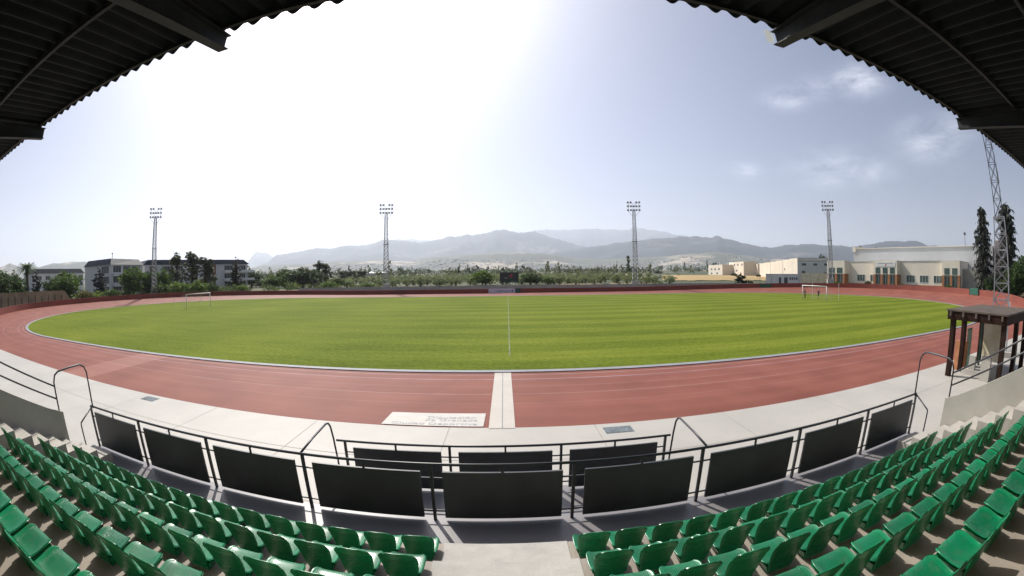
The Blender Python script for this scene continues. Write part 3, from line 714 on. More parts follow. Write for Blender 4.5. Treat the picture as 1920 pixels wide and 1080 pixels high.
def person(x, y, z, rz, label, top, bottom, lean=0., arms=0.):
    """one continuous skin grown over a jointed skeleton"""
    V = []; E = []; Rr = []
    def add(p, r_, par=None):
        V.append(p); Rr.append(r_)
        if par is not None: E.append((par, len(V) - 1))
        return len(V) - 1
    def ln(p):  # lean the upper body forward about the hips
        yy, zz = p[1], p[2] - .92; c, s_ = cos(lean), sin(lean); return (p[0], yy * c + zz * s_, .92 - yy * s_ + zz * c)
    pel = add((0, 0, .95), .125)
    w = add(ln((0, .0, 1.10)), .115, pel); ch = add(ln((0, .0, 1.30)), .135, w); sh = add(ln((0, -.01, 1.42)), .10, ch)
    nk = add(ln((0, .01, 1.51)), .052, sh); h1 = add(ln((0, .03, 1.58)), .075, nk); h2 = add(ln((0, .03, 1.66)), .085, h1); add(ln((0, .02, 1.73)), .06, h2)
    add(ln((0, .125, 1.625)), .012, h1)
    for s_ in (-1, 1):
        add(ln((s_ * .088, .02, 1.64)), .014, h2)
        a_ = add(ln((s_ * .17, -.01, 1.42)), .062, sh); e_ = add(ln((s_ * .23, .02 + arms * .1, 1.14)), .043, a_); wr = add(ln((s_ * .25, .08 + arms * .25, .90 + arms * .12)), .028, e_)
        hd = add(ln((s_ * .25, .10 + arms * .27, .82 + arms * .12)), .03, wr)
        for k_, l_ in enumerate((.07, .08, .085, .075)):
            f1 = add(ln((s_ * (.25 + .0), .075 + .02 * k_ + arms * .28, .78 + arms * .12)), .010, hd); add(ln((s_ * .245, .085 + .02 * k_ + arms * .3, .78 - l_ * .7 + arms * .12)), .008, f1)
        th_ = add(ln((s_ * .225, .135 + arms * .28, .80 + arms * .12)), .011, hd); add(ln((s_ * .22, .15 + arms * .28, .765 + arms * .12)), .009, th_)
        hp = add((s_ * .095, 0, .88), .10, pel); kn = add((s_ * .11, .025, .50), .062, hp); an = add((s_ * .115, -.02, .09), .042, kn); ft = add((s_ * .13, .13, .04), .035, an)
    me = bpy.data.meshes.new('person'); me.from_pydata(V, E, []); o = bpy.data.objects.new('person', me); C.objects.link(o)
    o.modifiers.new('skin', 'SKIN'); 
    sv = me.skin_vertices[0].data
    for i, r_ in enumerate(Rr): sv[i].radius = (r_, r_ * (.8 if r_ > .1 else 1)); sv[i].use_root = (i == 0)
    sd = o.modifiers.new('sub', 'SUBSURF'); sd.levels = 1; sd.render_levels = 1
    dg = bpy.context.evaluated_depsgraph_get(); me2 = bpy.data.meshes.new_from_object(o.evaluated_get(dg)); o.modifiers.clear(); o.data = me2; me2.name = 'person'
    me2.materials.clear()
    for m_ in (M['skin'], top, bottom, M['shorts']): me2.materials.append(m_)
    for p in me2.polygons:
        c_ = p.center; zz = .92 + (c_.z - .92) * cos(lean) + c_.y * sin(lean) if c_.z > .9 else c_.z
        p.use_smooth = True
        if c_.z < .10: p.material_index = 3
        elif c_.z < .97 and abs(c_.x) < .2 and c_.z > (.52 if bottom == M['shorts'] else .1): p.material_index = 2
        elif .93 < zz < 1.48 and not (abs(c_.x) > .215 and zz < 1.2): p.material_index = 1
        else: p.material_index = 0
    hc = MB(); hp = ln((0, .012, 1.68))
    for j in range(5):
        for i in range(12):
            t_, a_ = j / 4 * pi * .55, 2 * pi * i / 12; hc.v.append((hp[0] + .092 * sin(t_) * cos(a_), hp[1] - .012 + .1 * sin(t_) * sin(a_), hp[2] + .095 * cos(t_)))
    for j in range(4):
        for i in range(12): hc.f.append((j * 12 + i, j * 12 + (i + 1) % 12, (j + 1) * 12 + (i + 1) % 12, (j + 1) * 12 + i)); hc.m.append(0)
    hc.build('hair', M['hair'], o, smooth=True)
    o.location = (x, y, z); o.rotation_euler = (0, 0, rz); tag(o, label, 'person', 'people at the right goal'); return o
person(55.6, 63.9, .03, radians(100), 'person in grey clothes standing beside the left post of the right goal', M['shirtgrey'], M['trousers'], .05, .3)
person(58.2, 62.6, .03, radians(150), 'person in dark red shirt leaning forward in the middle of the right goal', M['shirtred'], M['shorts'], .45, .8)

# ------------------------------------------------------------------ banner, scoreboard, gates, fences behind the wall
def F2(az, off, side=1):
    """point on the azimuth az at oval offset off (far crossing)"""
    u = P(az, 1); D = 200.
    while ofs(u[0] * D, u[1] * D) > off: D -= .05
    return u[0] * D, u[1] * D, D
x0, y0, _ = F2(-1.61, 8.9); x1, y1, _ = F2(1.91, 8.9)
bn = thing('advertising_banner', 'long white banner with a line of blue writing on the red wall under the scoreboard', 'banner', (x0, y0, .1), atan2(y1 - y0, x1 - x0))
Lb = hypot(x1 - x0, y1 - y0)
q = MB(); q.box(0, Lb, -.03, .03, .05, 1.22); q.build('panel', mat('banner_white', (.60, .58, .66), .6, .05, .6), bn)
q = MB(); xx = Lb * .24
while xx < Lb * .84:
    wv = rnd.uniform(.07, .16); q.box(xx, xx + wv, -.045, -.0301, .5, .5 + rnd.choice((.22, .22, .32))); xx += wv + rnd.choice((.04, .05, .14))
q.build('lettering', M['blueink'], bn)
q = MB(); q.box(Lb * .87, Lb * .92, -.045, -.0301, .42, .95); q.build('emblem', mat('purple_emblem', (.22, .06, .2), .6), bn); q = MB(); q.box(Lb * .04, Lb * .10, -.045, -.0301, .2, .3); q.build('emblem', mat('purple_emblem', (.22, .06, .2), .6), bn)
D = 119; x0, y0 = P(-.1, D); x1, y1 = P(2.38, D)
sb = thing('scoreboard', 'black electronic scoreboard on thin posts behind the red wall', 'scoreboard', (x0, y0, .95), atan2(y1 - y0, x1 - x0))
ww = hypot(x1 - x0, y1 - y0); zl, zh = 1.42, 4.18
q = MB(); q.box(0, ww, 0, .35, zl, zh); q.build('board', M['screen'], sb)
q = MB(); q.box(-.05, ww + .05, -.04, -.001, zh - .06, zh + .05); q.box(-.05, ww + .05, -.03, -.001, (zl + zh) / 2 + .1, (zl + zh) / 2 + .17); q.build('frame', M['rail'], sb)
q = MB(); q.add([(ww * .45, -.02, 2.95), (ww * .67, -.02, 2.85), (ww * .67, -.02, 3.9), (ww * .62, -.02, 3.85)], [(0, 1, 2, 3)]); q.add([(ww * .45, -.001, 2.95), (ww * .67, -.001, 2.85), (ww * .67, -.001, 3.9), (ww * .62, -.001, 3.85)], [(3, 2, 1, 0)]); q.build('emblem', M['redink'], sb)
q = MB()
for i in range(5): q.box(ww * .24 + .2 * i, ww * .24 + .2 * i + .14, -.02, -.001, 2.55, 2.78)
q.build('lettering', mat('pale_digits', (.4, .33, .32), .6), sb)
q = MB(); q.box(ww * .5, ww * .66, -.02, -.001, 2.35, 2.6); q.box(ww * .55, ww * .95, -.02, -.001, 1.75, 1.95); q.build('display_segment', M['gatgreen'], sb)
for f_ in (.06, .50, .84, 1.0):
    q = MB(); q.bar((ww * f_, .17, -1.2), (ww * f_, .17, zl), .07, 6); q.build('post', M['rail'], sb)
def gate(a0, a1, label, h, z0, frame=0.):
    x0, y0, _ = F2(a0, 8.85); x1, y1, _ = F2(a1, 8.85)
    g_ = thing('gate', label, 'gate', (x0, y0, z0), atan2(y1 - y0, x1 - x0), 'green gates in the red wall'); l_ = hypot(x1 - x0, y1 - y0)
    q = MB(); q.box(0, l_, -.04, .04, .0, h); q.build('leaf', M['gatgreen'], g_)
    for xx in (0, l_):
        q = MB(); q.bar((xx, -.06, -.1), (xx, -.06, h + .1 + frame), .05, 6); q.build('post', M['rail'], g_)
gate(1.95, 2.58, 'dark green gate in the red wall just right of the white banner', 1.2, .15)
gate(34.75, 36.3, 'teal gate with tall posts in the red wall before the white hut', 1.05, .75, 1.9)
gate(65.23, 66.6, 'bright green gate in the red wall, right of the sports hall', 1.2, 1.35)

# concrete panel fence behind the wall
fn = thing('panel_fence', 'grey concrete panel fence with thin posts behind the red wall', 'fence')
pts = [F2(-27 + 61 * i / 62, 14.5 + .6 * sin(i * .1)) for i in range(63)]
q = MB()
for (xa, ya, _), (xb, yb, _) in zip(pts, pts[1:]):
    h = .98 + .05 * noise.noise(Vector((xa * .2, 0, 0))); l_ = hypot(xb - xa, yb - ya); Mx = Matrix.Translation((xa, ya, 0)) @ Matrix.Rotation(atan2(yb - ya, xb - xa), 4, 'Z')
    q.box(.05, l_ - .05, -.03, .03, .6, .95 + h, 0, Mx)
q.build('panel', M['fencegrey'], fn)
for xa, ya, _ in pts:
    q = MB(); q.box(xa - .06, xa + .06, ya - .06, ya + .06, .6, 2.35); q.build('post', M['fencegrey'], fn)
# brown fence at the far left
bf = thing('board_fence', 'tall brown board fence behind the red wall, its end sloping down to the ground', 'fence')
A, B = Vector((*P(-76, 96), 0)), Vector((*P(-60.7, 106), 0)); Cc = Vector((*P(-59.6, 107.5), 0)); d = (B - A).normalized(); nrm_ = Vector((-d.y, d.x, 0)) * .12
q = MB()
for a_, b_, ha, hb in ((A, B, 4.15, 3.85), (B, Cc, 3.85, 1.6)):
    vs = [a_ - nrm_ + Vector((0, 0, .5)), b_ - nrm_ + Vector((0, 0, .5)), b_ - nrm_ + Vector((0, 0, hb)), a_ - nrm_ + Vector((0, 0, ha))]
    vs += [v + nrm_ * 2 for v in vs]; q.add(vs, [(0, 1, 2, 3), (7, 6, 5, 4), (3, 2, 6, 7), (0, 3, 7, 4), (1, 5, 6, 2)])
q.build('boarding', M['brownfence'], bf)
for i in range(14):
    p = A.lerp(B, (i + .5) / 14) - nrm_ * 1.2; q = MB(); q.box(p.x - .09, p.x + .09, p.y - .09, p.y + .09, .5, 3.1 + rnd.uniform(-.3, .2)); q.build('post', M['bark'], bf)

# ------------------------------------------------------------------ timber shelter by the right parapet
hu = thing('timber_shelter', 'dark timber shelter with a flat weathered roof beside the right parapet wall', 'shelter', (0, 0, 0))
X0, X1, Ya, Yb = 20.7, 26.2, 6.9, 11.1
q = MB(); q.box(X0, X1, Ya, Yb, 3.14, 3.215); q.build('roof', M['timberroof'], hu)
q = MB(); q.box(X0 + .06, X0 + .16, Ya + .06, Yb - .06, 2.74, 3.135); q.box(X1 - .16, X1 - .06, Ya + .06, Yb - .06, 2.74, 3.135); q.box(X0 + .165, X1 - .165, Ya + .06, Ya + .16, 2.74, 3.135); q.box(X0 + .165, X1 - .165, Yb - .16, Yb - .06, 2.74, 3.135); q.build('fascia', M['timber'], hu)
for i in range(5):
    q = MB(); yy = Ya + .35 + i * (Yb - Ya - .7) / 4; q.box(X0 - .12, X0 + .055, yy - .06, yy + .06, 2.92, 3.12); q.build('joist', M['timberroof'], hu)
for xx, yy in ((X0 + .35, Yb - .35), (X0 + .35, Ya + .35), (22.7, Yb - .35), (X1 - .35, Yb - .35), (X1 - .35, Ya + .35), (23.5, Ya + .3)):
    q = MB(); q.box(xx - .15, xx + .15, yy - .14, yy + .14, .0, 2.74); q.build('post', M['timber'], hu)
q = MB(); q.box(24.3, 24.42, 8.35, 9.9, .5, 2.72); q.build('wall_panel', M['stainpanel'], hu)
q = MB(); q.box(22.75, 23.0, 10.45, 11.3, 0, 1.5); q.build('brick_pier', M['brick'], hu)
q = MB(); q.box(21.55, 21.75, 8.1, 8.75, 0, 1.15); q.build('low_wall', M['plaster'], hu); q = MB(); q.box(22.3, 22.5, 9.5, 9.95, 0, .95); q.build('low_wall', M['plaster'], hu)
q = MB()
for i in range(5): q.bar((23.3 + .16 * i, 10.7, .1), (23.3 + .16 * i, 10.7, 2.1), .03, 6)
q.bar((23.2, 10.7, 2.1), (24.0, 10.7, 2.1), .03, 6); q.bar((23.9, 9.9, 0), (23.9, 9.9, 2.74), .07, 8); q.build('railing', M['gatgreen'], hu)
q = MB(); q.box(22.2, 25.2, 7.4, 10.4, .02, .28); q.build('floor_slab', M['concrete'], hu)

# ------------------------------------------------------------------ buildings
def winrow(parent, o, d, n_, spec, glass='winglass', frame='white', fz=.06, bars=2):
    """windows on a facade: origin o, direction d, outward normal n_"""
    for (u0, u1, z0, z1) in spec:
        Mx = Matrix(((d.x, n_.x, 0, o.x), (d.y, n_.y, 0, o.y), (0, 0, 1, 0), (0, 0, 0, 1)))
        f = MB(); e = .08
        f.box(u0 - e, u1 + e, .003, fz, z0 - e, z0, 0, Mx); f.box(u0 - e, u1 + e, .003, fz, z1, z1 + e, 0, Mx); f.box(u0 - e, u0, .003, fz, z0, z1, 0, Mx); f.box(u1, u1 + e, .003, fz, z0, z1, 0, Mx)
        for k_ in range(1, bars + 1): u = u0 + (u1 - u0) * k_ / (bars + 1); f.box(u - .04, u + .04, .003, fz - .005, z0, z1, 0, Mx)
        fo = f.build('window', M[frame], parent)
        p = MB(); p.box(u0, u1, .002, .02, z0, z1, 0, Mx); p.build('pane', M[glass], fo)
def mansard(mb, poly, z0, z1, ins, over=.5, m=0):
    cx = sum(p[0] for p in poly) / len(poly); cy = sum(p[1] for p in poly) / len(poly)
    def shrink(p, k_):
        dx, dy = p[0] - cx, p[1] - cy; l_ = hypot(dx, dy); return (cx + dx * (l_ + k_) / l_, cy + dy * (l_ + k_) / l_)
    a_ = [shrink(p, over) for p in poly]; b_ = [shrink(p, -ins) for p in poly]; n_ = len(poly)
    mb.add([(*p, z0) for p in a_] + [(*p, z1) for p in b_], [(i, (i + 1) % n_, n_ + (i + 1) % n_, n_ + i) for i in range(n_)] + [tuple(range(n_, 2 * n_)), tuple(range(n_ - 1, -1, -1))], m)
def quadpts(a, b, depth):
    a, b = Vector(a), Vector(b); d = (b - a).normalized(); n_ = Vector((-d.y, d.x)); mid = (a + b) / 2
    if n_.dot(mid) < 0: n_ = -n_
    return [tuple(a), tuple(b), tuple(b + n_ * depth), tuple(a + n_ * depth)]

# block with the corner towards the field
c0, cl, crr = Vector(P(-53.6, 145)), Vector(P(-57.5, 161)), Vector(P(-48.9, 157))
A_ = thing('apartment_block', 'white three storey apartment block with its corner to the field and a dark mansard roof', 'building')
fourth = cl + crr - c0; polyA = [tuple(c0), tuple(crr), tuple(fourth), tuple(cl)]
q = MB(); q.prism(polyA, .5, 10.5); q.build('wall', M['blockwhite'], A_)
q = MB(); mansard(q, polyA, 10.502, 12.4, 1.6); q.build('roof', M['slate'], A_)
q = MB(); dA = (crr - c0).normalized(); nA = Vector((dA.y, -dA.x)); 
if nA.dot(c0) > 0: nA = -nA
for u0, u1 in ((1.0, 5.6), (6.2, 10.5), (11, 15.8)):
    for zf in (1.6, 4.7, 7.8): winrow(A_, c0, dA, nA, [(u0 + .3, u1 - .3, zf + .4, zf + 2.3)], 'darkwin', 'blockwhite', .05, 2)
dl = (cl - c0).normalized(); nl = Vector((-dl.y, dl.x)); 
if nl.dot(c0) > 0: nl = -nl
for zf in (1.6, 4.7, 7.8): winrow(A_, c0, dl, nl, [(1.2, 6.2, zf + .2, zf + 2.3)], 'darkwin', 'blockwhite', .05, 3)
for zf in (3.9, 7.0):
    q = MB(); Mx = Matrix(((dA.x, nA.x, 0, c0.x), (dA.y, nA.y, 0, c0.y), (0, 0, 1, 0), (0, 0, 0, 1))); q.box(.8, 16, .07, 1.1, zf, zf + .9, 0, Mx); q.build('balcony', M['blockwhite'], A_)
for f_ in (.3, .38):
    p = c0.lerp(fourth, f_); q = MB(); q.bar((p.x, p.y, 12.3), (p.x, p.y, 14.4), .05, 5); q.box(p.x - .5, p.x + .5, p.y - .03, p.y + .03, 14.3, 14.45); q.build('aerial', M['rail'], A_)
# long block to the right of it
a, b_ = Vector(P(-48.6, 163)), Vector(P(-34.0, 181)); polyC = quadpts(a, b_, 13)
C_ = thing('apartment_block', 'long white three storey apartment block with red brick piers and small balconies', 'building')
q = MB(); q.prism(polyC, .5, 10.7); q.build('wall', M['blockwhite'], C_)
q = MB(); mansard(q, polyC, 10.702, 12.5, 1.7, .9); q.build('roof', M['slate'], C_)
dC = (b_ - a).normalized(); nC = Vector((dC.y, -dC.x)); LC = (b_ - a).length
if nC.dot(a) > 0: nC = -nC
MxC = Matrix(((dC.x, nC.x, 0, a.x), (dC.y, nC.y, 0, a.y), (0, 0, 1, 0), (0, 0, 0, 1)))
for f_ in (.64, .86):
    q = MB(); q.box(LC * f_, LC * f_ + 1.5, .003, .3, .5, 10.69, 0, MxC); q.build('brick_pier', M['redbrick'], C_)
for f0, f1 in ((.04, .12), (.16, .24), (.28, .36), (.42, .5), (.555, .63), (.755, .85), (.915, .985)):
    for zf in (1.6, 4.7, 7.8):
        winrow(C_, a, dC, nC, [(LC * f0 + .3, LC * f1 - .3, zf + .5, zf + 2.4)], 'darkwin', 'blockwhite', .05, 2)
        if zf > 2 and f0 > .5:
            q = MB(); q.box(LC * f0 - .2, LC * f1 + .2, .302, 1.3, zf - .35, zf + .65, 0, MxC); q.build('balcony', M['white'], C_)
q = MB(); q.box(LC + .002, LC + 3.2, -5, .6, 4.35, 5.35, 0, MxC); q.box(LC + .002, LC + 3.2, -5, .6, 7.45, 8.45, 0, MxC); q.build('corner_balcony', M['white'], C_)
# block far left
a, b_ = Vector(P(-65.3, 207)), Vector(P(-57.7, 224)); polyB = quadpts(a, b_, 14)
B_ = thing('apartment_block', 'distant white apartment block with a dark roof seen behind the round dark tree', 'building')
q = MB(); q.prism(polyB, .5, 10.2); q.build('wall', M['blockwhite'], B_)
q = MB(); mansard(q, polyB, 10.202, 12.1, 1.6, .8); q.build('roof', M['slate'], B_)
dB = (b_ - a).normalized(); nB = Vector((dB.y, -dB.x)); LB = (b_ - a).length
if nB.dot(a) > 0: nB = -nB
for f0 in (.06, .22, .4, .58, .76, .9):
    for zf in (4.7, 7.6): winrow(B_, a, dB, nB, [(LB * f0, LB * f0 + 2.6, zf, zf + 1.5)], 'darkwin', 'blockwhite', .05, 1)

# sports hall on the right
Rh = Vector((117.49, 57.94)); uh = Vector((-.23868, .97110)); nh = Vector((-.97110, -.23868))
MH = Matrix(((uh.x, nh.x, 0, Rh.x), (uh.y, nh.y, 0, Rh.y), (0, 0, 1, 0), (0, 0, 0, 1)))
Hh = thing('sports_hall', 'large cream sports hall with a tall pale block and orange brick corner entrances', 'building')
q = MB(); q.box(0, 42.6, -14, 0, .5, 8.25, 0, MH); q.build('wall', M['creamhall'], Hh)
q = MB(); q.box(-.15, 42.8, -14.1, .12, 8.252, 8.42, 0, MH); q.build('parapet', M['paleclad'], Hh)
q = MB(); q.box(-4, 48, -52, -14.2, .5, 12.9, 0, MH); q.build('tall_block', M['paleclad'], Hh)
q = MB(); q.box(47.0, 48.3, -52.2, -13.9, 12.0, 13.7, 0, MH); q.box(-4.3, 46.9, -52.2, -13.9, 12.902, 13.1, 0, MH); q.build('roof_edge', M['creamhall'], Hh)
q = MB(); q.box(8, 21.5, -14.195, -13.9, 8.43, 8.75, 0, MH); q.build('dark_strip', M['darkwin'], Hh); q = MB(); q.box(31, 41, -14.195, -13.9, 8.43, 8.75, 0, MH); q.build('dark_strip', M['darkwin'], Hh)  # dark strips along the foot of the tall block
q = MB(); q.box(-9.5, -4.3, -30, -18, .5, 13.3, 0, MH); q.build('side_tower', M['paleclad'], Hh)
q = MB(); q.box(-12, -10, -34, -20, .5, 14.8, 0, MH); q.build('end_tower', mat('pinkish_render', (.33, .27, .25), .8, .08, .3), Hh)
q = MB(); q.box(-9, -.02, -20, -4, .5, 6.3, 0, MH); q.build('side_wing', M['plaster'], Hh)
for u0, u1, dep, top in ((21.9, 30.9, 3.6, 8.45), (-.2, 6.2, 1.6, 8.43), (42.7, 50.0, 3.0, 8.6)):
    q = MB(); q.box(u0, u1, .003, dep, 4.55, top, 0, MH)
    nb = 3 if u1 - u0 > 8 else 2
    for k_ in range(nb + 1):
        uu = u0 + (u1 - u0 - .8) * k_ / nb; q.box(uu, uu + .8, .003, dep, .5, 4.548, 1, MH)
    q.build('entrance_porch', [M['creamhall'], M['brick']], Hh)
    for k_ in range(nb):
        ua = u0 + (u1 - u0 - .8) * k_ / nb + .8; ub = u0 + (u1 - u0 - .8) * (k_ + 1) / nb
        Mq = MH @ Matrix.Translation((0, dep, 0))
        winrow(Hh, Rh + nh * dep, uh, nh, [(ua + .15, ub - .15, 4.85, 6.35)], 'winglass', 'greenframe', .06, 1)
        winrow(Hh, Rh + nh * (dep - .5), uh, nh, [(ua + .1, ub - .1, 1.3, 4.3)], 'winglass', 'white', .06, 1)
        q = MB(); q.box(ua, ub, dep - .78, dep - .5, .5, 4.54, 0, MH); q.build('entrance_back', M['greenframe'], Hh)
for u0 in (39.0, 33.8, 19.7, 14.7, 9.6):
    winrow(Hh, Rh, uh, nh, [(u0 - 3.0, u0, 2.45, 4.35)], 'winglass', 'white', .07, 2)
winrow(Hh, Rh, uh, nh, [(38.5, 41.5, 2.45, 4.35)] if 0 else [], 'winglass', 'white')
q = MB(); q.box(22.6, 29.8, 3.604, 3.68, 6.75, 8.0, 0, MH); q.build('sign_panel', M['white'], Hh)
q = MB(); xx = 23.4
while xx < 29: wv = rnd.uniform(.12, .3); q.box(xx, xx + wv, 3.682, 3.7, 7.62, 7.80, 0, MH); xx += wv + .1
q.build('lettering', M['textgrey'], Hh)
q = MB(); q.box(25.9, 26.3, 3.682, 3.7, 6.95, 7.4, 0, MH); q.build('emblem', M['redink'], Hh)
q = MB(); q.box(-.25, 42.5, .003, .12, .5, 1.75, 0, MH); q.build('plinth_band', M['brick'], Hh)
for uu, yy, zz in ((2.0, -20, 17.2), (-2.6, -18, 16.0)):
    p = Rh + uh * uu + nh * yy; q = MB(); q.bar((p.x, p.y, 12.9), (p.x, p.y, zz), .08, 6); q.box(p.x - .35, p.x + .35, p.y - .3, p.y + .3, zz - .6, zz + .2); q.build('roof_lamp', M['lampdark'], Hh)
# warehouses and houses beyond, between the field and the hall
def house(az0, az1, D0, D1, depth, z0, z1, label, m, spec=(), cat='building', name='house', group=None, par=.25, glass='darkwin', step=0):
    a, b = Vector(P(az0, D0)), Vector(P(az1, D1)); poly_ = quadpts(a, b, depth); h_ = thing(name, label, cat, group=group)
    d_ = (b - a).normalized(); n_ = Vector((d_.y, -d_.x)); l_ = (b - a).length
    if n_.dot(a) > 0: n_ = -n_
    q = MB()
    if step:
        Mx = Matrix(((d_.x, n_.x, 0, a.x), (d_.y, n_.y, 0, a.y), (0, 0, 1, 0), (0, 0, 0, 1)))
        for k_ in range(step): q.box(l_ * k_ / step, l_ * (k_ + 1) / step - .02, -depth, .0 + .15 * (k_ % 2), z0, z1 + (.0 if step < 2 else .28 * k_), 0, Mx)
        q.build('wall', m, h_)
        q = MB()
        for k_ in range(step): q.box(l_ * k_ / step + .4, l_ * (k_ + 1) / step - .42, -depth + .5, -.4, z1 + .28 * k_ + .002, z1 + .28 * k_ + .25, 0, Mx)
        q.build('roof', M['paleroof'], h_)
    else:
        q.prism(poly_, z0, z1); q.build('wall', m, h_)
        q = MB(); mansard(q, poly_, z1 + .002, z1 + par, .05, .12); q.build('roof', M['cream'] if m is M['cream'] else M['paleroof'], h_)
    winrow(h_, a, d_, n_, [(l_ * u0, l_ * u1, za, zb) for u0, u1, za, zb in spec], glass, 'blockwhite', .05, 0)
    return h_
house(27.7, 29.6, 362, 330, 12, 1, 10.2, 'small two storey cream house alone at the far edge of the stubble field', M['cream'], [(.2, .3, 6.6, 7.9), (.45, .55, 6.6, 7.9), (.72, .82, 6.6, 7.9), (.2, .3, 3.4, 4.6), (.6, .7, 3.4, 4.6)])
house(30.5, 32.5, 345, 308, 12, 1, 12.0, 'taller cream house with a row of small windows under its flat roof', M['cream'], [(.12, .2, 9.6, 10.8), (.36, .44, 9.6, 10.8), (.6, .68, 9.6, 10.8), (.86, .94, 9.6, 10.8), (.15, .25, 5.4, 6.6), (.5, .6, 5.4, 6.6)])
house(32.95, 34.45, 335, 306, 12, 1, 10.3, 'low cream house squeezed between the taller house and the warehouse', M['cream'], [(.1, .2, 6.5, 7.6), (.4, .5, 6.5, 7.6), (.7, .8, 6.5, 7.6)])
house(34.7, 40.0, 285, 222, 18, 1, 10.35, 'long cream warehouse with stepped bays and blank walls beyond the white hut', M['cream'], [(.2, .22, 6, 7), (.62, .64, 6, 7), (.7, .72, 6, 7), (.84, .86, 6, 7)], name='warehouse', step=6)
house(40.02, 44.5, 222, 226, 20, 1, 10.3, 'pale grey metal warehouse with dark openings beside the cream warehouse', M['paleclad'], [(.12, .26, 8.2, 9.3), (.48, .6, 8.2, 9.3), (.82, .96, 8.2, 9.3), (.12, .22, 3.6, 5.6), (.8, .95, 3.4, 4.9)], name='warehouse')
house(35.55, 40.1, 142, 140, 7, .6, 4.15, 'low white hut with a grey side and small dark windows behind the red wall', M['blockwhite'], [(.40, .47, 1.0, 3.3), (.56, .67, 1.4, 3.3), (.72, .77, 2.6, 3.3), (.79, .84, 2.6, 3.3), (.86, .90, 2.6, 3.3), (.92, .97, 2.6, 3.3)], name='hut', par=.2)
q = MB(); a, b_ = Vector(P(40.3, 165)), Vector(P(45.0, 165)); q.prism(quadpts(a, b_, .3), .5, 4.6); o = q.build('yard_wall', M['stainpanel']); tag(o, 'pale stained yard wall between the white hut and the sports hall', 'wall')
# long pale shed roofs out in the fields
for az0, az1, D, z, lab in ((-17.8, -14.9, 520, 6.2, 'long pale shed roof among the fields behind the left centre mast'), (-3.9, -2.2, 620, 7.5, 'small pale shed roof among the trees left of the scoreboard')):
    a, b_ = Vector(P(az0, D)), Vector(P(az1, D)); pq = quadpts(a, b_, 16); s_ = thing('shed', lab, 'shed', group='pale sheds in the fields')
    gz_ = gz(*a); q = MB(); q.prism(pq, gz_ - 1, gz_ + 3.6); q.build('wall', M['blockwhite'], s_); q = MB(); mansard(q, pq, gz_ + 3.602, gz_ + 5.2, 6, .6); q.build('roof', M['white'], s_)

# ------------------------------------------------------------------ vegetation
def leaf_quads(mb, lobes, n, leaf, rn, m=0, droop=0., shellmin=.55):
    tot = sum(l[3] * l[4] * l[5] for l in lobes)
    for (cx, cy, cz, rx, ry, rz) in lobes:
        k_ = max(8, int(n * rx * ry * rz / tot))
        # clumps inside the lobe
        cl = []
        for _ in range(max(5, k_ // 14)):
            v = Vector((rn.gauss(0, 1), rn.gauss(0, 1), rn.gauss(0, 1))).normalized() * rn.uniform(shellmin, 1.0) ; cl.append(v)
        for _ in range(k_):
            v = rn.choice(cl) + Vector((rn.gauss(0, .13), rn.gauss(0, .13), rn.gauss(0, .13)))
            p = Vector((cx + v.x * rx, cy + v.y * ry, cz + v.z * rz))
            a = Vector((rn.gauss(0, 1), rn.gauss(0, 1), rn.gauss(0, 1) - droop)).normalized(); b = a.orthogonal().normalized(); b = (Matrix.Rotation(rn.uniform(0, 6.28), 3, a) @ b)
            s1, s2 = leaf * rn.uniform(.6, 1.3), leaf * rn.uniform(.35, .7)
            mb.add([p - a * s1, p + b * s2, p + a * s1, p - b * s2], [(0, 1, 2, 3)], m)
def broad(seed, n=4600, leaf=.052, flat=.9):
    """unit tree: height 1, crown width about .9"""
    rn = random.Random(seed); mb = MB(); lobes = [(0, 0, .58, .29, .29, .33 * flat), (0, 0, .32, .30, .30, .22)]
    for i in range(9):
        a = 2 * pi * i / 9 + rn.uniform(-.3, .3); lobes.append((.28 * cos(a) * rn.uniform(.7, 1.1), .28 * sin(a) * rn.uniform(.7, 1.1), rn.uniform(.22, .72), rn.uniform(.13, .20), rn.uniform(.13, .20), rn.uniform(.13, .2)))
    lobes += [(rn.uniform(-.1, .1), rn.uniform(-.1, .1), .86, .15, .15, .13)]
    leaf_quads(mb, lobes, n, leaf * .55, rn, shellmin=.4)
    t = MB(); t.tube([(0, 0, -.03), (.01, 0, .2), (0, .01, .45), (.02, .0, .7)], [.032, .025, .018, .008], 7)
    for i in range(5):
        a = i * 1.3; t.tube([(0, 0, .15 + .05 * i), (.12 * cos(a), .12 * sin(a), .35 + .04 * i), (.22 * cos(a), .22 * sin(a), .5 + .04 * i)], [.014, .009, .004], 5)
    return mb, t
def bushy(seed, n=1900):
    rn = random.Random(seed); mb = MB(); lobes = [(0, 0, .42, .36, .36, .42)]
    for i in range(6):
        a = i * 1.05; lobes.append((.3 * cos(a), .3 * sin(a), rn.uniform(.25, .55), .2, .2, .24))
    leaf_quads(mb, lobes, n, .038, rn, shellmin=.4); t = MB()
    for i in range(4): a = i * 1.6; t.tube([(.03 * cos(a), .03 * sin(a), -.05), (.1 * cos(a), .1 * sin(a), .3), (.2 * cos(a), .2 * sin(a), .6)], [.02, .014, .005], 5)
    return mb, t
def column(seed, n=1300, w=.11, ragged=.02, leaf=.026):
    rn = random.Random(seed); mb = MB(); lobes = []
    for i in range(9):
        f = i / 8; ww = w * (1 - .75 * abs(f - .35) ** 1.3) * (1 if f < .85 else .5); lobes.append((rn.uniform(-ragged, ragged), rn.uniform(-ragged, ragged), .12 + .8 * f, ww, ww, .1))
    leaf_quads(mb, lobes, n, leaf, rn, droop=.2); t = MB(); t.tube([(0, 0, -.03), (0, 0, .5), (0, 0, .95)], [.016, .01, .003], 6); return mb, t
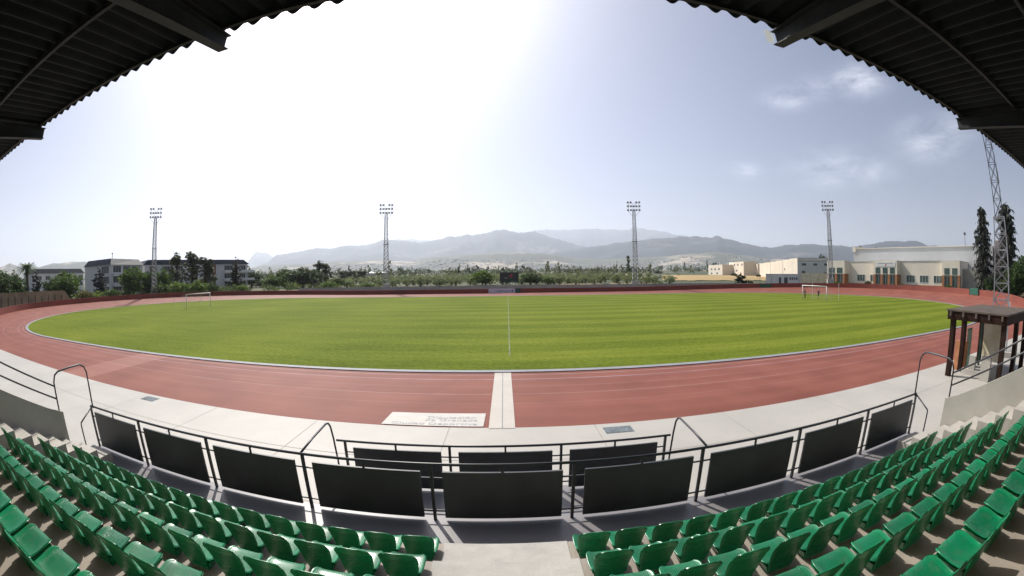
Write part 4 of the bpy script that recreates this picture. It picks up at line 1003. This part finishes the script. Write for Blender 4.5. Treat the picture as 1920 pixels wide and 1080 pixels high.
def poplar(seed, n=3600):
    rn = random.Random(seed); mb = MB(); lobes = []; t = MB(); t.tube([(0, 0, -.03), (.004, 0, .5), (0, 0, .97)], [.017, .011, .003], 6)
    for i in range(30):
        f = rn.uniform(.08, 1); a = rn.uniform(0, 6.28); rr = .10 * (1.1 - f * .8) * rn.uniform(.4, 1.25)
        c = (rr * cos(a), rr * sin(a), .06 + .88 * f); lobes.append((*c, .042, .042, rn.uniform(.06, .11)))
        t.tube([(0, 0, c[2] - .14), (c[0] * .7, c[1] * .7, c[2] - .05), c], [.006, .004, .002], 4)
    leaf_quads(mb, lobes, n, .015, rn, droop=.1); return mb, t
def cedar(seed):
    rn = random.Random(seed); mb = MB(); t = MB(); t.tube([(0, 0, -.03), (0, .0, .5), (.0, 0, .93), (.012, 0, .985), (.03, 0, .982)], [.02, .013, .004, .0025, .0015], 6)
    tier = 1.; i = 0; z = .06
    while z < .975:
        if i % 7 == 0: tier = rn.uniform(.62, 1.25)
        L_ = (.155 * (1 - z) ** .6 + .016) * tier * rn.uniform(.55, 1.2); a = i * 2.4 + rn.uniform(-.6, .6)
        ex, ey, ez = L_ * cos(a), L_ * sin(a), z - L_ * rn.uniform(.25, .75)
        t.tube([(0, 0, z), (ex * .55, ey * .55, z + .004), (ex, ey, ez)], [.004, .003, .001], 4)
        for k_ in range(34):
            f = rn.uniform(.08, 1); px, py, pz = ex * f, ey * f, z + (ez - z) * f * f
            dl_ = Vector((rn.gauss(0, .35), rn.gauss(0, .35), -1)).normalized(); s_ = rn.uniform(.012, .042); b = dl_.orthogonal().normalized(); b = Matrix.Rotation(rn.uniform(0, 6.28), 3, dl_) @ b
            p = Vector((px + rn.gauss(0, .008), py + rn.gauss(0, .008), pz)); mb.add([p, p + b * .007 + dl_ * s_ * .4, p + dl_ * s_ * 1.7, p - b * .007 + dl_ * s_ * .4], [(0, 1, 2, 3)])
        z += rn.uniform(.004, .014); i += 1
    return mb, t
def palm(seed):
    rn = random.Random(seed); mb = MB(); t = MB(); t.tube([(0, 0, -.03), (.004, 0, .4), (0, 0, .80)], [.030, .022, .022], 8)
    for i in range(60):
        a = i * 2.39996; up = 1 - 2 * (i / 60) * .95; d = Vector((cos(a), sin(a), 0)); L_ = .16; pts = []
        for k_ in range(6):
            f = k_ / 5; pts.append(Vector((0, 0, .80)) + d * L_ * f * (1 - .35 * abs(up) * f) + Vector((0, 0, .15 * up * f - .05 * f * f)))
        sd = Vector((-d.y, d.x, 0))
        for k_ in range(5):
            for s_ in (-1, 1):
                for g_ in range(3):
                    p = pts[k_].lerp(pts[k_ + 1], g_ / 3); w_ = .035 * (1 - k_ / 6); mb.add([p, p + (pts[k_ + 1] - pts[k_]) * .6 + sd * s_ * w_ + Vector((0, 0, -.012)), p + (pts[k_ + 1] - pts[k_]) * .3], [(0, 1, 2)])
    return mb, t
VAR = {}
def variant(kind, mname, seed):
    key = (kind, mname, seed)
    if key not in VAR:
        f = {'broad': broad, 'bush': bushy, 'cypress': lambda s: column(s), 'conifer': lambda s: column(s, 1500, .16, .03, .034), 'poplar': poplar, 'cedar': cedar, 'palm': palm}[kind]
        mb, t = f(seed); VAR[key] = (mb.mesh('crown', M[mname]), t.mesh('trunk', M['bark'], True))
    return VAR[key]
NM = {'broad': 'broadleaf_tree', 'bush': 'bush', 'cypress': 'cypress_tree', 'conifer': 'conifer_tree', 'poplar': 'poplar_tree', 'cedar': 'cedar_tree', 'palm': 'palm_tree'}
def tree(kind, mname, az, D, toptan, width_deg, label, group=None, seed=1, zb=None):
    """stand a tree on azimuth az at distance D; its top reaches toptan above eye level"""
    x, y = P(az, D); z = gz(x, y) if zb is None else zb; h = H + toptan * D - z; w = D * radians(width_deg) * {'broad': 1.32, 'poplar': 1.5, 'cypress': 1.6, 'bush': 1.2, 'palm': 1.25}.get(kind, 1)
    cr, tr = variant(kind, mname, seed); unit = {'broad': .86, 'bush': .98, 'cypress': .22, 'conifer': .34, 'poplar': .22, 'cedar': .30, 'palm': .32}[kind]
    o = thing(NM[kind], label, 'bush' if kind == 'bush' else 'tree', (x, y, z), rnd.uniform(0, 6.28), group, (w / unit, w / unit, h))
    inst('crown', cr, o); inst('trunk', tr, o); return o
G = 'trees behind the red wall'
tree('broad', 'leafdark', -70.6, 118, .039, 5.2, 'dark dense tree at the far left behind the brown fence', G, 1)
tree('broad', 'leafdark', -72.8, 112, .045, 6, 'very dark tree cut by the left edge of the photo behind the brown fence', G, 3)
tree('broad', 'leafdark', -68.6, 122, .036, 3.6, 'dark tree between the far left tree and the palm', G, 2)
tree('palm', 'leafmid', -66.5, 135, .0575, 2.9, 'palm tree with a thick shaggy head at the left', G, 1)
tree('cypress', 'leafcypress', -64.95, 135, .0341, 1.0, 'thin dark cypress just right of the palm', G, 1)
tree('cypress', 'leafpurple', -66.9, 128, .012, 1.2, 'low bluish cypress under the palm', G, 2)
tree('broad', 'leafdark', -62.8, 128, .0207, 2.6, 'small dark tree before the distant apartment block', G, 2)
tree('broad', 'leafmid', -60.3, 124, .0325, 4.4, 'large round dark green tree before the distant apartment block', G, 3)
tree('conifer', 'leafpurple', -55.3, 136, .034, 2.0, 'dark bluish conifer against the white corner block', G, 1)
tree('bush', 'leafyellow', -57.6, 118, -.0054, 2.3, 'yellow flowering bush at the end of the brown fence', G, 1)
tree('bush', 'leafmid', -53.5, 122, -.0062, 2.2, 'green bush under the corner of the white block', G, 2)
tree('bush', 'leaflight', -56.3, 120, -.013, 1.8, 'low pale bush between the yellow bush and the conifer', G, 3)
tree('broad', 'leafmid', -50.3, 130, .038, 3.6, 'leafy green tree just left of the leftmost mast', G, 1)
tree('broad', 'leafdark', -47.7, 134, .030, 3.0, 'dark tree directly behind the leftmost mast', G, 3)
tree('broad', 'leafmid', -46.0, 131, .0345, 2.6, 'green tree just right of the leftmost mast', G, 2)
for az, t_, w_, s_, lab in ((-43.9, .0615, 1.9, 1, 'tall feathery poplar, left one of three before the long block'), (-41.75, .062, 1.9, 2, 'tall feathery poplar, middle one of three before the long block'), (-39.95, .052, 2.2, 3, 'feathery poplar, right and lowest one of three before the long block')):
    tree('poplar', 'leafpoplar', az, 140, t_, w_, lab, 'poplars before the long apartment block', s_)
tree('bush', 'leafmid', -46.3, 124, .004, 2.6, 'wide bush at the foot of the green tree right of the mast', G, 1)
tree('bush', 'leaflight', -43.7, 126, .0065, 2.8, 'light green bush below the left poplar', G, 2)
tree('bush', 'leaflight', -41.0, 126, .0080, 3.3, 'large light green bush below the middle poplar', G, 3)
tree('bush', 'leafdark', -38.9, 128, .0005, 1.8, 'dark bush below the right poplar', G, 1)
tree('cypress', 'leafcypress', -35.6, 150, .0486, 1.05, 'tall thin dark cypress before the end of the long block', G, 2)
tree('bush', 'leaflight', -34.8, 132, -.0079, 1.7, 'light bush at the foot of the tall thin cypress', G, 1)
tree('broad', 'leafdark', -33.4, 190, .0215, 2.8, 'dark tree showing past the end of the long block', G, 1)
tree('broad', 'leafdark', -31.9, 185, -.001, 2.4, 'low dark tree in the gap right of the long block', G, 2)
tree('broad', 'leafmid', -30.5, 165, .0085, 2.3, 'small green tree left of the big dark tree group', G, 3)
tree('broad', 'leafmid', -28.9, 175, .0255, 3.0, 'green tree at the left of the big dark tree group', G, 2)
tree('broad', 'leafdark', -26.4, 160, .0262, 4.6, 'largest dark rounded tree in the group left of the left centre mast', G, 1)
tree('broad', 'leafdark', -24.9, 166, .018, 2.6, 'dark tree merging with the right side of the largest dark tree', G, 3)
tree('poplar', 'leafpoplar', -24.2, 190, .037, 1.6, 'pale feathery poplar rising right of the largest dark tree', G, 1)
tree('poplar', 'leafpoplar', -23.3, 192, .031, 1.5, 'second pale poplar right of the largest dark tree, the shorter one', G, 3)
tree('bush', 'leaflight', -22.9, 136, -.006, 1.9, 'light bush at the right foot of the largest dark tree', G, 2)
tree('broad', 'leafmid', -21.8, 150, .001, 1.8, 'small green tree right of the pale poplars', G, 2)
for i in range(6): tree('poplar', 'leafpoplar', -21.2 + .62 * i, 260 + 8 * (i % 2), .0125 + .003 * noise.noise(Vector((i, 0, 3))), .8, 'greyish poplar in the row left of the left centre mast', 'row of greyish poplars', 1 + i % 3)
tree('bush', 'leaflight', -17.6, 136, -.0105, 2.7, 'bright green bush just left of the left centre mast', G, 3)
tree('broad', 'leaflight', -2.4, 150, .0125, 2.9, 'round light green tree left of the scoreboard', G, 2)
tree('broad', 'leafdark', 3.9, 145, .0035, 2.7, 'round dark green tree right of the scoreboard', G, 1)
tree('bush', 'leafmid', 6.3, 150, -.004, 1.9, 'dark green bush right of the round tree by the scoreboard', G, 2)
tree('broad', 'leafdark', 20.9, 420, .0035, 1.3, 'dark tree on the far edge of the fields right of the right centre mast', G, 3)
tree('conifer', 'leafcypress', 32.0, 136, -.001, 1.9, 'dark conical bush before the stubble field', G, 3)
tree('bush', 'leafdark', 33.0, 137, -.014, 1.5, 'low dark bush beside the conical bush', G, 1)
tree('broad', 'leafdark', 31.2, 300, -.0015, .9, 'small dark tree between the two cream houses', G, 2)
tree('broad', 'leafdark', 34.5, 270, -.004, .7, 'small dark tree before the cream warehouse', G, 1)
tree('broad', 'leafdark', 43.5, 262, .0425, 1.6, 'dark tree showing above the grey metal warehouse', G, 3)
tree('broad', 'leafmid', 48.9, 215, .062, 1.4, 'green treetop showing above the left end of the sports hall', G, 1)
tree('cypress', 'leafcypress', 51.3, 222, .0555, .7, 'small pointed treetop showing above the sports hall roof', G, 3)
tree('bush', 'leafdark', 50.0, 136, -.013, 1.0, 'round dark bush before the sports hall, left of its main porch', G, 2)
tree('bush', 'leafmid', 55.0, 131, -.019, .9, 'small bush at the right foot of the main porch of the sports hall', G, 1)
tree('bush', 'leafmid', 62.0, 124, -.017, .9, 'bush before the brick corner of the sports hall', G, 3)
tree('bush', 'leafmid', 45.6, 138, -.016, 1.1, 'bush at the left end of the sports hall', G, 2)
tree('cedar', 'leafcedar', 67.5, 122, .137, 4.0, 'tall dark drooping cedar with a bent tip, left of the near lattice mast', G, 1)
tree('cedar', 'leafcedar', 71.35, 108, .143, 5.6, 'tall dark drooping cedar right behind the near lattice mast', G, 2)
tree('broad', 'leafdark', 74.2, 100, .045, 6, 'dark tree mass at the right edge behind the mast', G, 1)
tree('broad', 'leafdark', 72.6, 104, .012, 4.5, 'dark bushy tree under the right cedar', G, 2)
tree('broad', 'leafdark', 69.3, 112, .004, 3.4, 'dark shrubby tree between the two cedars', G, 3)
# olives in rows
OL = []
for sd in (1, 2, 3):
    rn = random.Random(sd + 50); mb = MB(); lobes = [(0, 0, .46, .36, .36, .40)]
    for i in range(7): a = i * .9 + sd; lobes.append((.30 * cos(a), .30 * sin(a), rn.uniform(.2, .62), .21, .21, .22))
    leaf_quads(mb, lobes, 1000, .045, rn, shellmin=.35); t_ = MB(); t_.tube([(0, 0, -.05), (.02, 0, .25), (0, .02, .5)], [.07, .05, .03], 6)
    OL.append((mb.mesh('crown', M['leafolive']), t_.mesh('trunk', M['bark'])))
cnt = 0
for D in (144, 152, 161, 171, 182, 195, 210, 228, 250, 275, 305):
    az = -20.5 + rnd.uniform(0, 1); st = 5.6 / D * 57.3
    while az < 24 and cnt < 290:
        if not (D < 150 and (az < -12 or -4 < az < 6)) and rnd.random() < (.93 if az < 12 else .62) and not (az > 20 and D > 185):
            x, y = P(az, D + rnd.uniform(-2.0, 2.0)); s_ = rnd.uniform(3.0, 4.3)
            o = thing('olive_tree', 'grey-green olive tree in the grove behind the red wall', 'tree', (x, y, gz(x, y) - .1), rnd.uniform(0, 6.28), 'olive trees in the grove', (s_ * 1.3, s_ * 1.3, s_))
            cr, tr = OL[rnd.randrange(3)]; inst('crown', cr, o); inst('trunk', tr, o); cnt += 1
        az += st * rnd.uniform(.85, 1.2)
print('olives', cnt)
# far woods that read as one mass
fw = MB(); rn = random.Random(77)
for i in range(1150):
    az = rn.uniform(-36, 46); D = 310 + 1100 * rn.random() ** 1.3
    if 21 < az < 37 and D < 430: continue
    if D > 430 and az > 33: D = rn.uniform(430, 900)
    x, y = P(az, D); z = gz(x, y); h = rn.uniform(4, 9.5) * (1.0 if rn.random() > .12 else 1.7); ww = h * rn.uniform(.35, .6) if h < 11 else h * .17
    lobes = [(x, y, z + h * .48, ww, ww, h * .5), (x + ww * .5, y, z + h * .4, ww * .7, ww * .7, h * .35), (x - ww * .5, y, z + h * .4, ww * .7, ww * .7, h * .35)]
    leaf_quads(fw, lobes, 60, h * .10, rn, 0 if rn.random() > .5 else 1, shellmin=.3)
tag(fw.build('far_treeline', [leaf_mat('far_leaf_dark', (.075, .10, .06), .4, .45), leaf_mat('far_leaf_light', (.13, .16, .07), .4, .45)]), kind='stuff')
sh = MB(); rn = random.Random(31)
for i in range(430):
    az = rn.uniform(-62, -21) if i < 300 else rn.uniform(-21, 24); D = rn.uniform(134, 205) if az < -21 else rn.uniform(135, 330)
    if az < -49 and D > 140: D = rn.uniform(122, 140)
    if -49 < az < -34 and D > 155: D = rn.uniform(130, 155)
    x, y = P(az, D); z = gz(x, y); h = rn.uniform(1.2, 3.0) if az < -21 else rn.uniform(.6, 1.8); ww = h * rn.uniform(.6, 1.1)
    leaf_quads(sh, [(x, y, z + h * .4, ww, ww, h * .6), (x + ww * .8, y + rn.uniform(-.5, .5), z + h * .3, ww * .7, ww * .7, h * .45)], 70, .26, rn, 0 if rn.random() > .45 else 1, shellmin=.3)
tag(sh.build('shrubbery', [leaf_mat('scrub_dark', (.075, .11, .04), .4, .45), leaf_mat('scrub_light', (.13, .17, .055), .4, .45)]), kind='stuff')
# weeds along the foot of the fence
gw = MB(); rn = random.Random(5)
for i in range(1500):
    az = rn.uniform(-58, 64); x, y, D = F2(az, rn.uniform(10, 13.5)); z = gz(x, y); h = rn.uniform(.3, .9)
    for k_ in range(3):
        a = rn.uniform(0, 6.28); p = Vector((x + rn.gauss(0, .3), y + rn.gauss(0, .3), z - .05)); gw.add([p, p + Vector((.12 * cos(a), .12 * sin(a), h * .6)), p + Vector((.2 * cos(a), .2 * sin(a), h))], [(0, 1, 2)])
tag(gw.build('dry_weeds', leaf_mat('weed', (.14, .13, .05), .4)), kind='stuff')

# ------------------------------------------------------------------ hills
def hill_mat(name, scrub, field, fthr, vscale):
    m, nt, N, L = new_mat(name); out = N.new('ShaderNodeOutputMaterial'); b = N.new('ShaderNodeBsdfPrincipled'); L.new(b.outputs[0], out.inputs[0]); b.inputs['Roughness'].default_value = .95
    tc = N.new('ShaderNodeTexCoord'); n1 = N.new('ShaderNodeTexNoise'); n1.inputs['Scale'].default_value = vscale; n1.inputs['Detail'].default_value = 10; n1.inputs['Roughness'].default_value = .65
    mp = N.new('ShaderNodeMapping'); mp.inputs['Scale'].default_value = (1, 1, 3); L.new(tc.outputs['Object'], mp.inputs[0]); L.new(mp.outputs[0], n1.inputs['Vector'])
    n2 = N.new('ShaderNodeTexNoise'); n2.inputs['Scale'].default_value = vscale * 9; n2.inputs['Detail'].default_value = 6; L.new(tc.outputs['Object'], n2.inputs['Vector'])
    a = N.new('ShaderNodeMath'); a.operation = 'MULTIPLY_ADD'; a.inputs[1].default_value = .3; L.new(n2.outputs['Fac'], a.inputs[0]); L.new(n1.outputs['Fac'], a.inputs[2])
    cr = N.new('ShaderNodeValToRGB'); e = cr.color_ramp.elements; e[0].position = fthr - .04; e[0].color = (*scrub, 1); e[1].position = fthr + .06; e[1].color = (*field, 1)
    L.new(a.outputs[0], cr.inputs[0]); L.new(cr.outputs[0], b.inputs['Base Color']); return m
HM1 = hill_mat('far_ridge', (.05, .06, .06), (.12, .115, .10), .74, .0009)
HM2 = hill_mat('scrub_hill', (.013, .024, .034), (.15, .14, .12), .765, .0011)
HM4 = hill_mat('foothill', (.085, .095, .065), (.40, .34, .26), .715, .0015)  # tan fields; the extra paleness stands in for low valley haze
def interp(pts, x):
    if x <= pts[0][0]: return pts[0][1]
    for (a, b), (c, d) in zip(pts, pts[1:]):
        if x <= c: t_ = (x - a) / (c - a); t_ = t_ * t_ * (3 - 2 * t_) * .5 + t_ * .5; return b + (d - b) * t_
    return pts[-1][1]
def ridge(name, pts, D, dep, m, sd, rough=.35, ns=26):
    pts = [(pts[0][0] - 5, -.004)] + pts + [(pts[-1][0] + 5, -.004)]
    a0, a1 = pts[0][0], pts[-1][0]; na = int((a1 - a0) / .22); mb = MB(); base = -20
    for i in range(na + 1):
        az = a0 + (a1 - a0) * i / na; cz = H + interp(pts, az) * D; jag = (cz + 20) * (.034 * noise.fractal(Vector((az * .9, sd, 3.3)), .8, 2.2, 5))
        for j in range(ns + 1):
            t_ = -1 + 2 * j / ns; x, y = P(az, D + t_ * dep)
            nz = noise.fractal(Vector((x / (dep * .45), y / (dep * .45), sd)), .9, 2.1, 5)
            rdg = 1 - abs(noise.noise(Vector((x / (dep * .3), y / (dep * .3), sd + 9)))) * 2
            sh = 1 - abs(t_) ** (1.15); k_ = min(1, abs(t_) * 3)
            z = base + (cz - base) * sh * (1 - k_ * rough * .62 * (1 - rdg)) + (cz - base) * .17 * nz * k_ * (1 - abs(t_)) + (cz - base) * .012 * nz * (1 - k_) + jag * max(0, 1 - abs(t_) * 5)
            mb.v.append((x, y, z))
    for i in range(na):
        for j in range(ns): a_ = i * (ns + 1) + j; mb.f.append((a_, a_ + 1, a_ + ns + 2, a_ + ns + 1)); mb.m.append(0)
    o = mb.build(name, m, smooth=True); tag(o, kind='structure'); return mb
R1 = [(-21.2, .0585), (-18.3, .0699), (-15.4, .079), (-12.6, .082), (-9.0, .0775), (-6.2, .0842), (-2.7, .0909), (1.6, .0949), (4.8, .0992), (7.2, .1011), (11.5, .1015), (15.0, .0982), (17.9, .1013), (20.8, .0958), (23.6, .0854), (25.8, .0777), (29.0, .0664), (33.0, .048)]
R1b = [(-35.8, .0218), (-34.3, .0329), (-32.8, .0583), (-31.3, .0567), (-29.9, .0432), (-28.0, .0247)]
R2 = [(-35.0, .0133), (-31.5, .0342), (-29.9, .0515), (-27.2, .0566), (-25.3, .0633), (-23.5, .0664), (-22.4, .0645), (-20.1, .0704), (-17.8, .0677), (-16.4, .078), (-14.7, .0813), (-13.1, .0796), (-10.8, .073), (-8.3, .0798), (-6.4, .088), (-4.1, .0899), (-2.2, .0933), (-.5, .1016), (.9, .1), (2.5, .0947), (4.6, .0955), (7.2, .08), (10.7, .0633), (13.6, .048), (17.1, .0316)]
R3 = [(5.1, .0397), (7.9, .049), (10.7, .0571), (13.8, .0627), (15.7, .0685), (19.1, .074), (22.2, .0784), (25.8, .0808), (28.3, .0785), (29.0, .0832), (30.1, .0758), (32.3, .0659), (35.2, .0561), (36.7, .0559), (38.5, .0605), (42.3, .0624), (44.9, .0587), (48.0, .0563), (49.5, .0584), (51.8, .0639), (53.8, .0693), (57.4, .0657), (59.3, .0569), (62.2, .0546), (66.3, .0452), (69.6, .0372), (73.5, .0276)]
R4 = [(-35.8, .0218), (-31.3, .0283), (-26.9, .0303), (-21.2, .0343), (-16.9, .0354), (-12.6, .0317), (-8.3, .0404), (-4.1, .0444), (.1, .0484), (4.4, .0477), (7.2, .0422), (10.0, .0339), (13.5, .0309), (17.1, .0328), (21.4, .0347), (25.7, .0427), (28.6, .0464), (32.2, .0385), (36.6, .0289), (41.8, .0266), (47.9, .0245)]
R5 = [(-76, .035), (-70.8, .0415), (-69.1, .0469), (-67.8, .0403), (-65.7, .0365), (-61.9, .0444), (-59.0, .0465), (-56.6, .0457), (-51.8, .0395), (-46.4, .0318), (-38.8, .0195)]
ridge('mountain', R1, 14500, 3800, HM1, 1.3); ridge('mountain', R1b, 13500, 2500, HM1, 4.1)
ridge('mountain', R2, 9200, 2800, HM2, 7.7); ridge('mountain', R3, 6600, 2000, HM2, 2.2)
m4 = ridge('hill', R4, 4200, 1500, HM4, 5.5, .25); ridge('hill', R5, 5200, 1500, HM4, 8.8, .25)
# pale far-off town spread over the lower slopes
tw = MB(); rn = random.Random(9); ns1 = 27; front = [(i, v) for i, v in enumerate(m4.v) if i % ns1 in (2, 3, 4, 5, 6, 7, 8)]
for _ in range(1300):
    i, v = rn.choice(front); w_ = m4.v[min(i + 1, len(m4.v) - 1)]; f = rn.random(); az = atan2(v[0], v[1]) * 57.3
    dens = .25 + .75 * (noise.noise(Vector((az * .25, i % ns1 * .4, 1))) > -.05)
    if rn.random() > dens or az > 45: continue
    x, y, z = (v[0] + (w_[0] - v[0]) * f + rn.uniform(-12, 12), v[1] + (w_[1] - v[1]) * f, v[2] + (w_[2] - v[2]) * f)
    a, b, h = rn.uniform(5, 13), rn.uniform(4, 9), rn.uniform(3, 7); tw.box(x - a, x + a, y - b, y + b, z - 8, z + h, rn.choice((0, 0, 1)))
tag(tw.build('far_town', [mat('town_white', (.80, .76, .72), .8), mat('town_tile', (.45, .32, .26), .8)]), kind='stuff')

# ------------------------------------------------------------------ air
hz = MB(); hz.box(-21000, 21000, -21000, 21000, -60, 1750); ho = hz.build('haze', None)
hm, nt, N, L = new_mat('haze'); out = N.new('ShaderNodeOutputMaterial'); pv = N.new('ShaderNodeVolumePrincipled')
pv.inputs['Color'].default_value = (.82, .885, 1, 1); pv.inputs['Density'].default_value = .84e-4; pv.inputs['Anisotropy'].default_value = .42
L.new(pv.outputs[0], out.inputs['Volume']); ho.data.materials.clear(); ho.data.materials.append(hm); tag(ho, kind='stuff')

# ------------------------------------------------------------------ sun and sky
AZ, EL = radians(-26.5), radians(44)
sd = Vector((sin(AZ) * cos(EL), cos(AZ) * cos(EL), sin(EL)))
sl = bpy.data.lights.new('sun', 'SUN'); sl.energy = 4.6; sl.angle = radians(.5); sl.color = (1, .955, .88)
so = bpy.data.objects.new('sun', sl); C.objects.link(so); so.rotation_euler = (-sd).to_track_quat('-Z', 'Y').to_euler(); so.location = (0, 0, 60)
wd = bpy.data.worlds.new('World'); sc.world = wd; wd.use_nodes = True; nt = wd.node_tree; N = nt.nodes; L = nt.links; N.clear()
out = N.new('ShaderNodeOutputWorld'); bg = N.new('ShaderNodeBackground'); sky = N.new('ShaderNodeTexSky'); sky.sky_type = 'NISHITA'; sky.sun_disc = False
sky.sun_elevation = EL; sky.sun_rotation = AZ; sky.altitude = 600; sky.air_density = 1.0; sky.dust_density = 1.4; sky.ozone_density = 1.0
bg.inputs['Strength'].default_value = .070
tint = N.new('ShaderNodeMix'); tint.data_type = 'RGBA'; tint.blend_type = 'MULTIPLY'; tint.inputs['Factor'].default_value = 1; tint.inputs['B'].default_value = (1.12, .985, 1.03, 1)
L.new(sky.outputs[0], tint.inputs['A']); L.new(tint.outputs['Result'], bg.inputs['Color'])
def wm(op, a, b_=None, c_=None):
    q = N.new('ShaderNodeMath'); q.operation = op
    for i, v in enumerate((a, b_, c_)):
        if v is None: continue
        if isinstance(v, (int, float)): q.inputs[i].default_value = v
        else: L.new(v, q.inputs[i])
    return q.outputs[0]
tc = N.new('ShaderNodeTexCoord')
def dotv(v):
    d = N.new('ShaderNodeVectorMath'); d.operation = 'DOT_PRODUCT'; L.new(tc.outputs['Generated'], d.inputs[0]); d.inputs[1].default_value = v; return d.outputs['Value']
cs = dotv(sd); ang = wm('ARCCOSINE', wm('MINIMUM', cs, .99999))
gl = wm('ADD', wm('MULTIPLY', wm('EXPONENT', wm('MULTIPLY', wm('POWER', wm('DIVIDE', ang, .40), 2), -1)), .30), wm('ADD', wm('MULTIPLY', wm('EXPONENT', wm('MULTIPLY', ang, -1 / .16)), 4.0), wm('MULTIPLY', wm('EXPONENT', wm('MULTIPLY', wm('POWER', wm('DIVIDE', ang, .80), 2), -1)), .15)))
# wisps of high cloud to the right
cl = None
for v, rx, k_ in (((.608, .700, .374), .045, 1.), ((.659, .644, .389), .05, .5), ((.727, .560, .396), .06, 1.), ((.700, .680, .219), .075, .9), ((.771, .603, .208), .06, .6), ((.849, .458, .264), .085, .8), ((.872, .398, .285), .06, .7), ((.54, .81, .226), .035, .6)):
    sub = N.new('ShaderNodeVectorMath'); sub.operation = 'SUBTRACT'; L.new(tc.outputs['Generated'], sub.inputs[0]); sub.inputs[1].default_value = v
    sc_ = N.new('ShaderNodeVectorMath'); sc_.operation = 'MULTIPLY'; L.new(sub.outputs[0], sc_.inputs[0]); sc_.inputs[1].default_value = (1 / rx, 1 / rx, 2.2 / rx)
    ln = N.new('ShaderNodeVectorMath'); ln.operation = 'LENGTH'; L.new(sc_.outputs[0], ln.inputs[0])
    f = wm('MULTIPLY', wm('EXPONENT', wm('MULTIPLY', wm('POWER', ln.outputs['Value'], 2), -1)), k_); cl = f if cl is None else wm('MAXIMUM', cl, f)
mp = N.new('ShaderNodeMapping'); mp.inputs['Scale'].default_value = (1, 1, 2.6); mp.inputs['Rotation'].default_value = (0, .35, .2); L.new(tc.outputs['Generated'], mp.inputs[0])
nz = N.new('ShaderNodeTexNoise'); nz.inputs['Scale'].default_value = 8; nz.inputs['Detail'].default_value = 10; nz.inputs['Roughness'].default_value = .66; nz.inputs['Distortion'].default_value = .45; L.new(mp.outputs[0], nz.inputs['Vector'])
mr = N.new('ShaderNodeMapRange'); mr.inputs[1].default_value = .36; mr.inputs[2].default_value = .70; L.new(nz.outputs['Fac'], mr.inputs[0])
cf = wm('MULTIPLY', cl, mr.outputs[0])
e2 = N.new('ShaderNodeBackground'); e2.inputs['Color'].default_value = (1, .965, .94, 1); L.new(gl, e2.inputs['Strength'])
e3 = N.new('ShaderNodeBackground'); e3.inputs['Color'].default_value = (1, .97, .95, 1); L.new(wm('MULTIPLY', cf, .72), e3.inputs['Strength'])
a1 = N.new('ShaderNodeAddShader'); a2 = N.new('ShaderNodeAddShader'); L.new(bg.outputs[0], a1.inputs[0]); L.new(e2.outputs[0], a1.inputs[1]); L.new(a1.outputs[0], a2.inputs[0]); L.new(e3.outputs[0], a2.inputs[1]); L.new(a2.outputs[0], out.inputs['Surface'])

sc.render.engine = 'CYCLES'; cy = sc.cycles
cy.use_denoising = True; cy.max_bounces = 6; cy.diffuse_bounces = 3; cy.glossy_bounces = 2; cy.transparent_max_bounces = 6; cy.volume_bounces = 3
cy.sample_clamp_indirect = 6
vs = sc.view_settings; sc.display_settings.display_device = 'sRGB'; vs.view_transform = 'Standard'; vs.look = 'None'; vs.exposure = 0.30; vs.gamma = 1
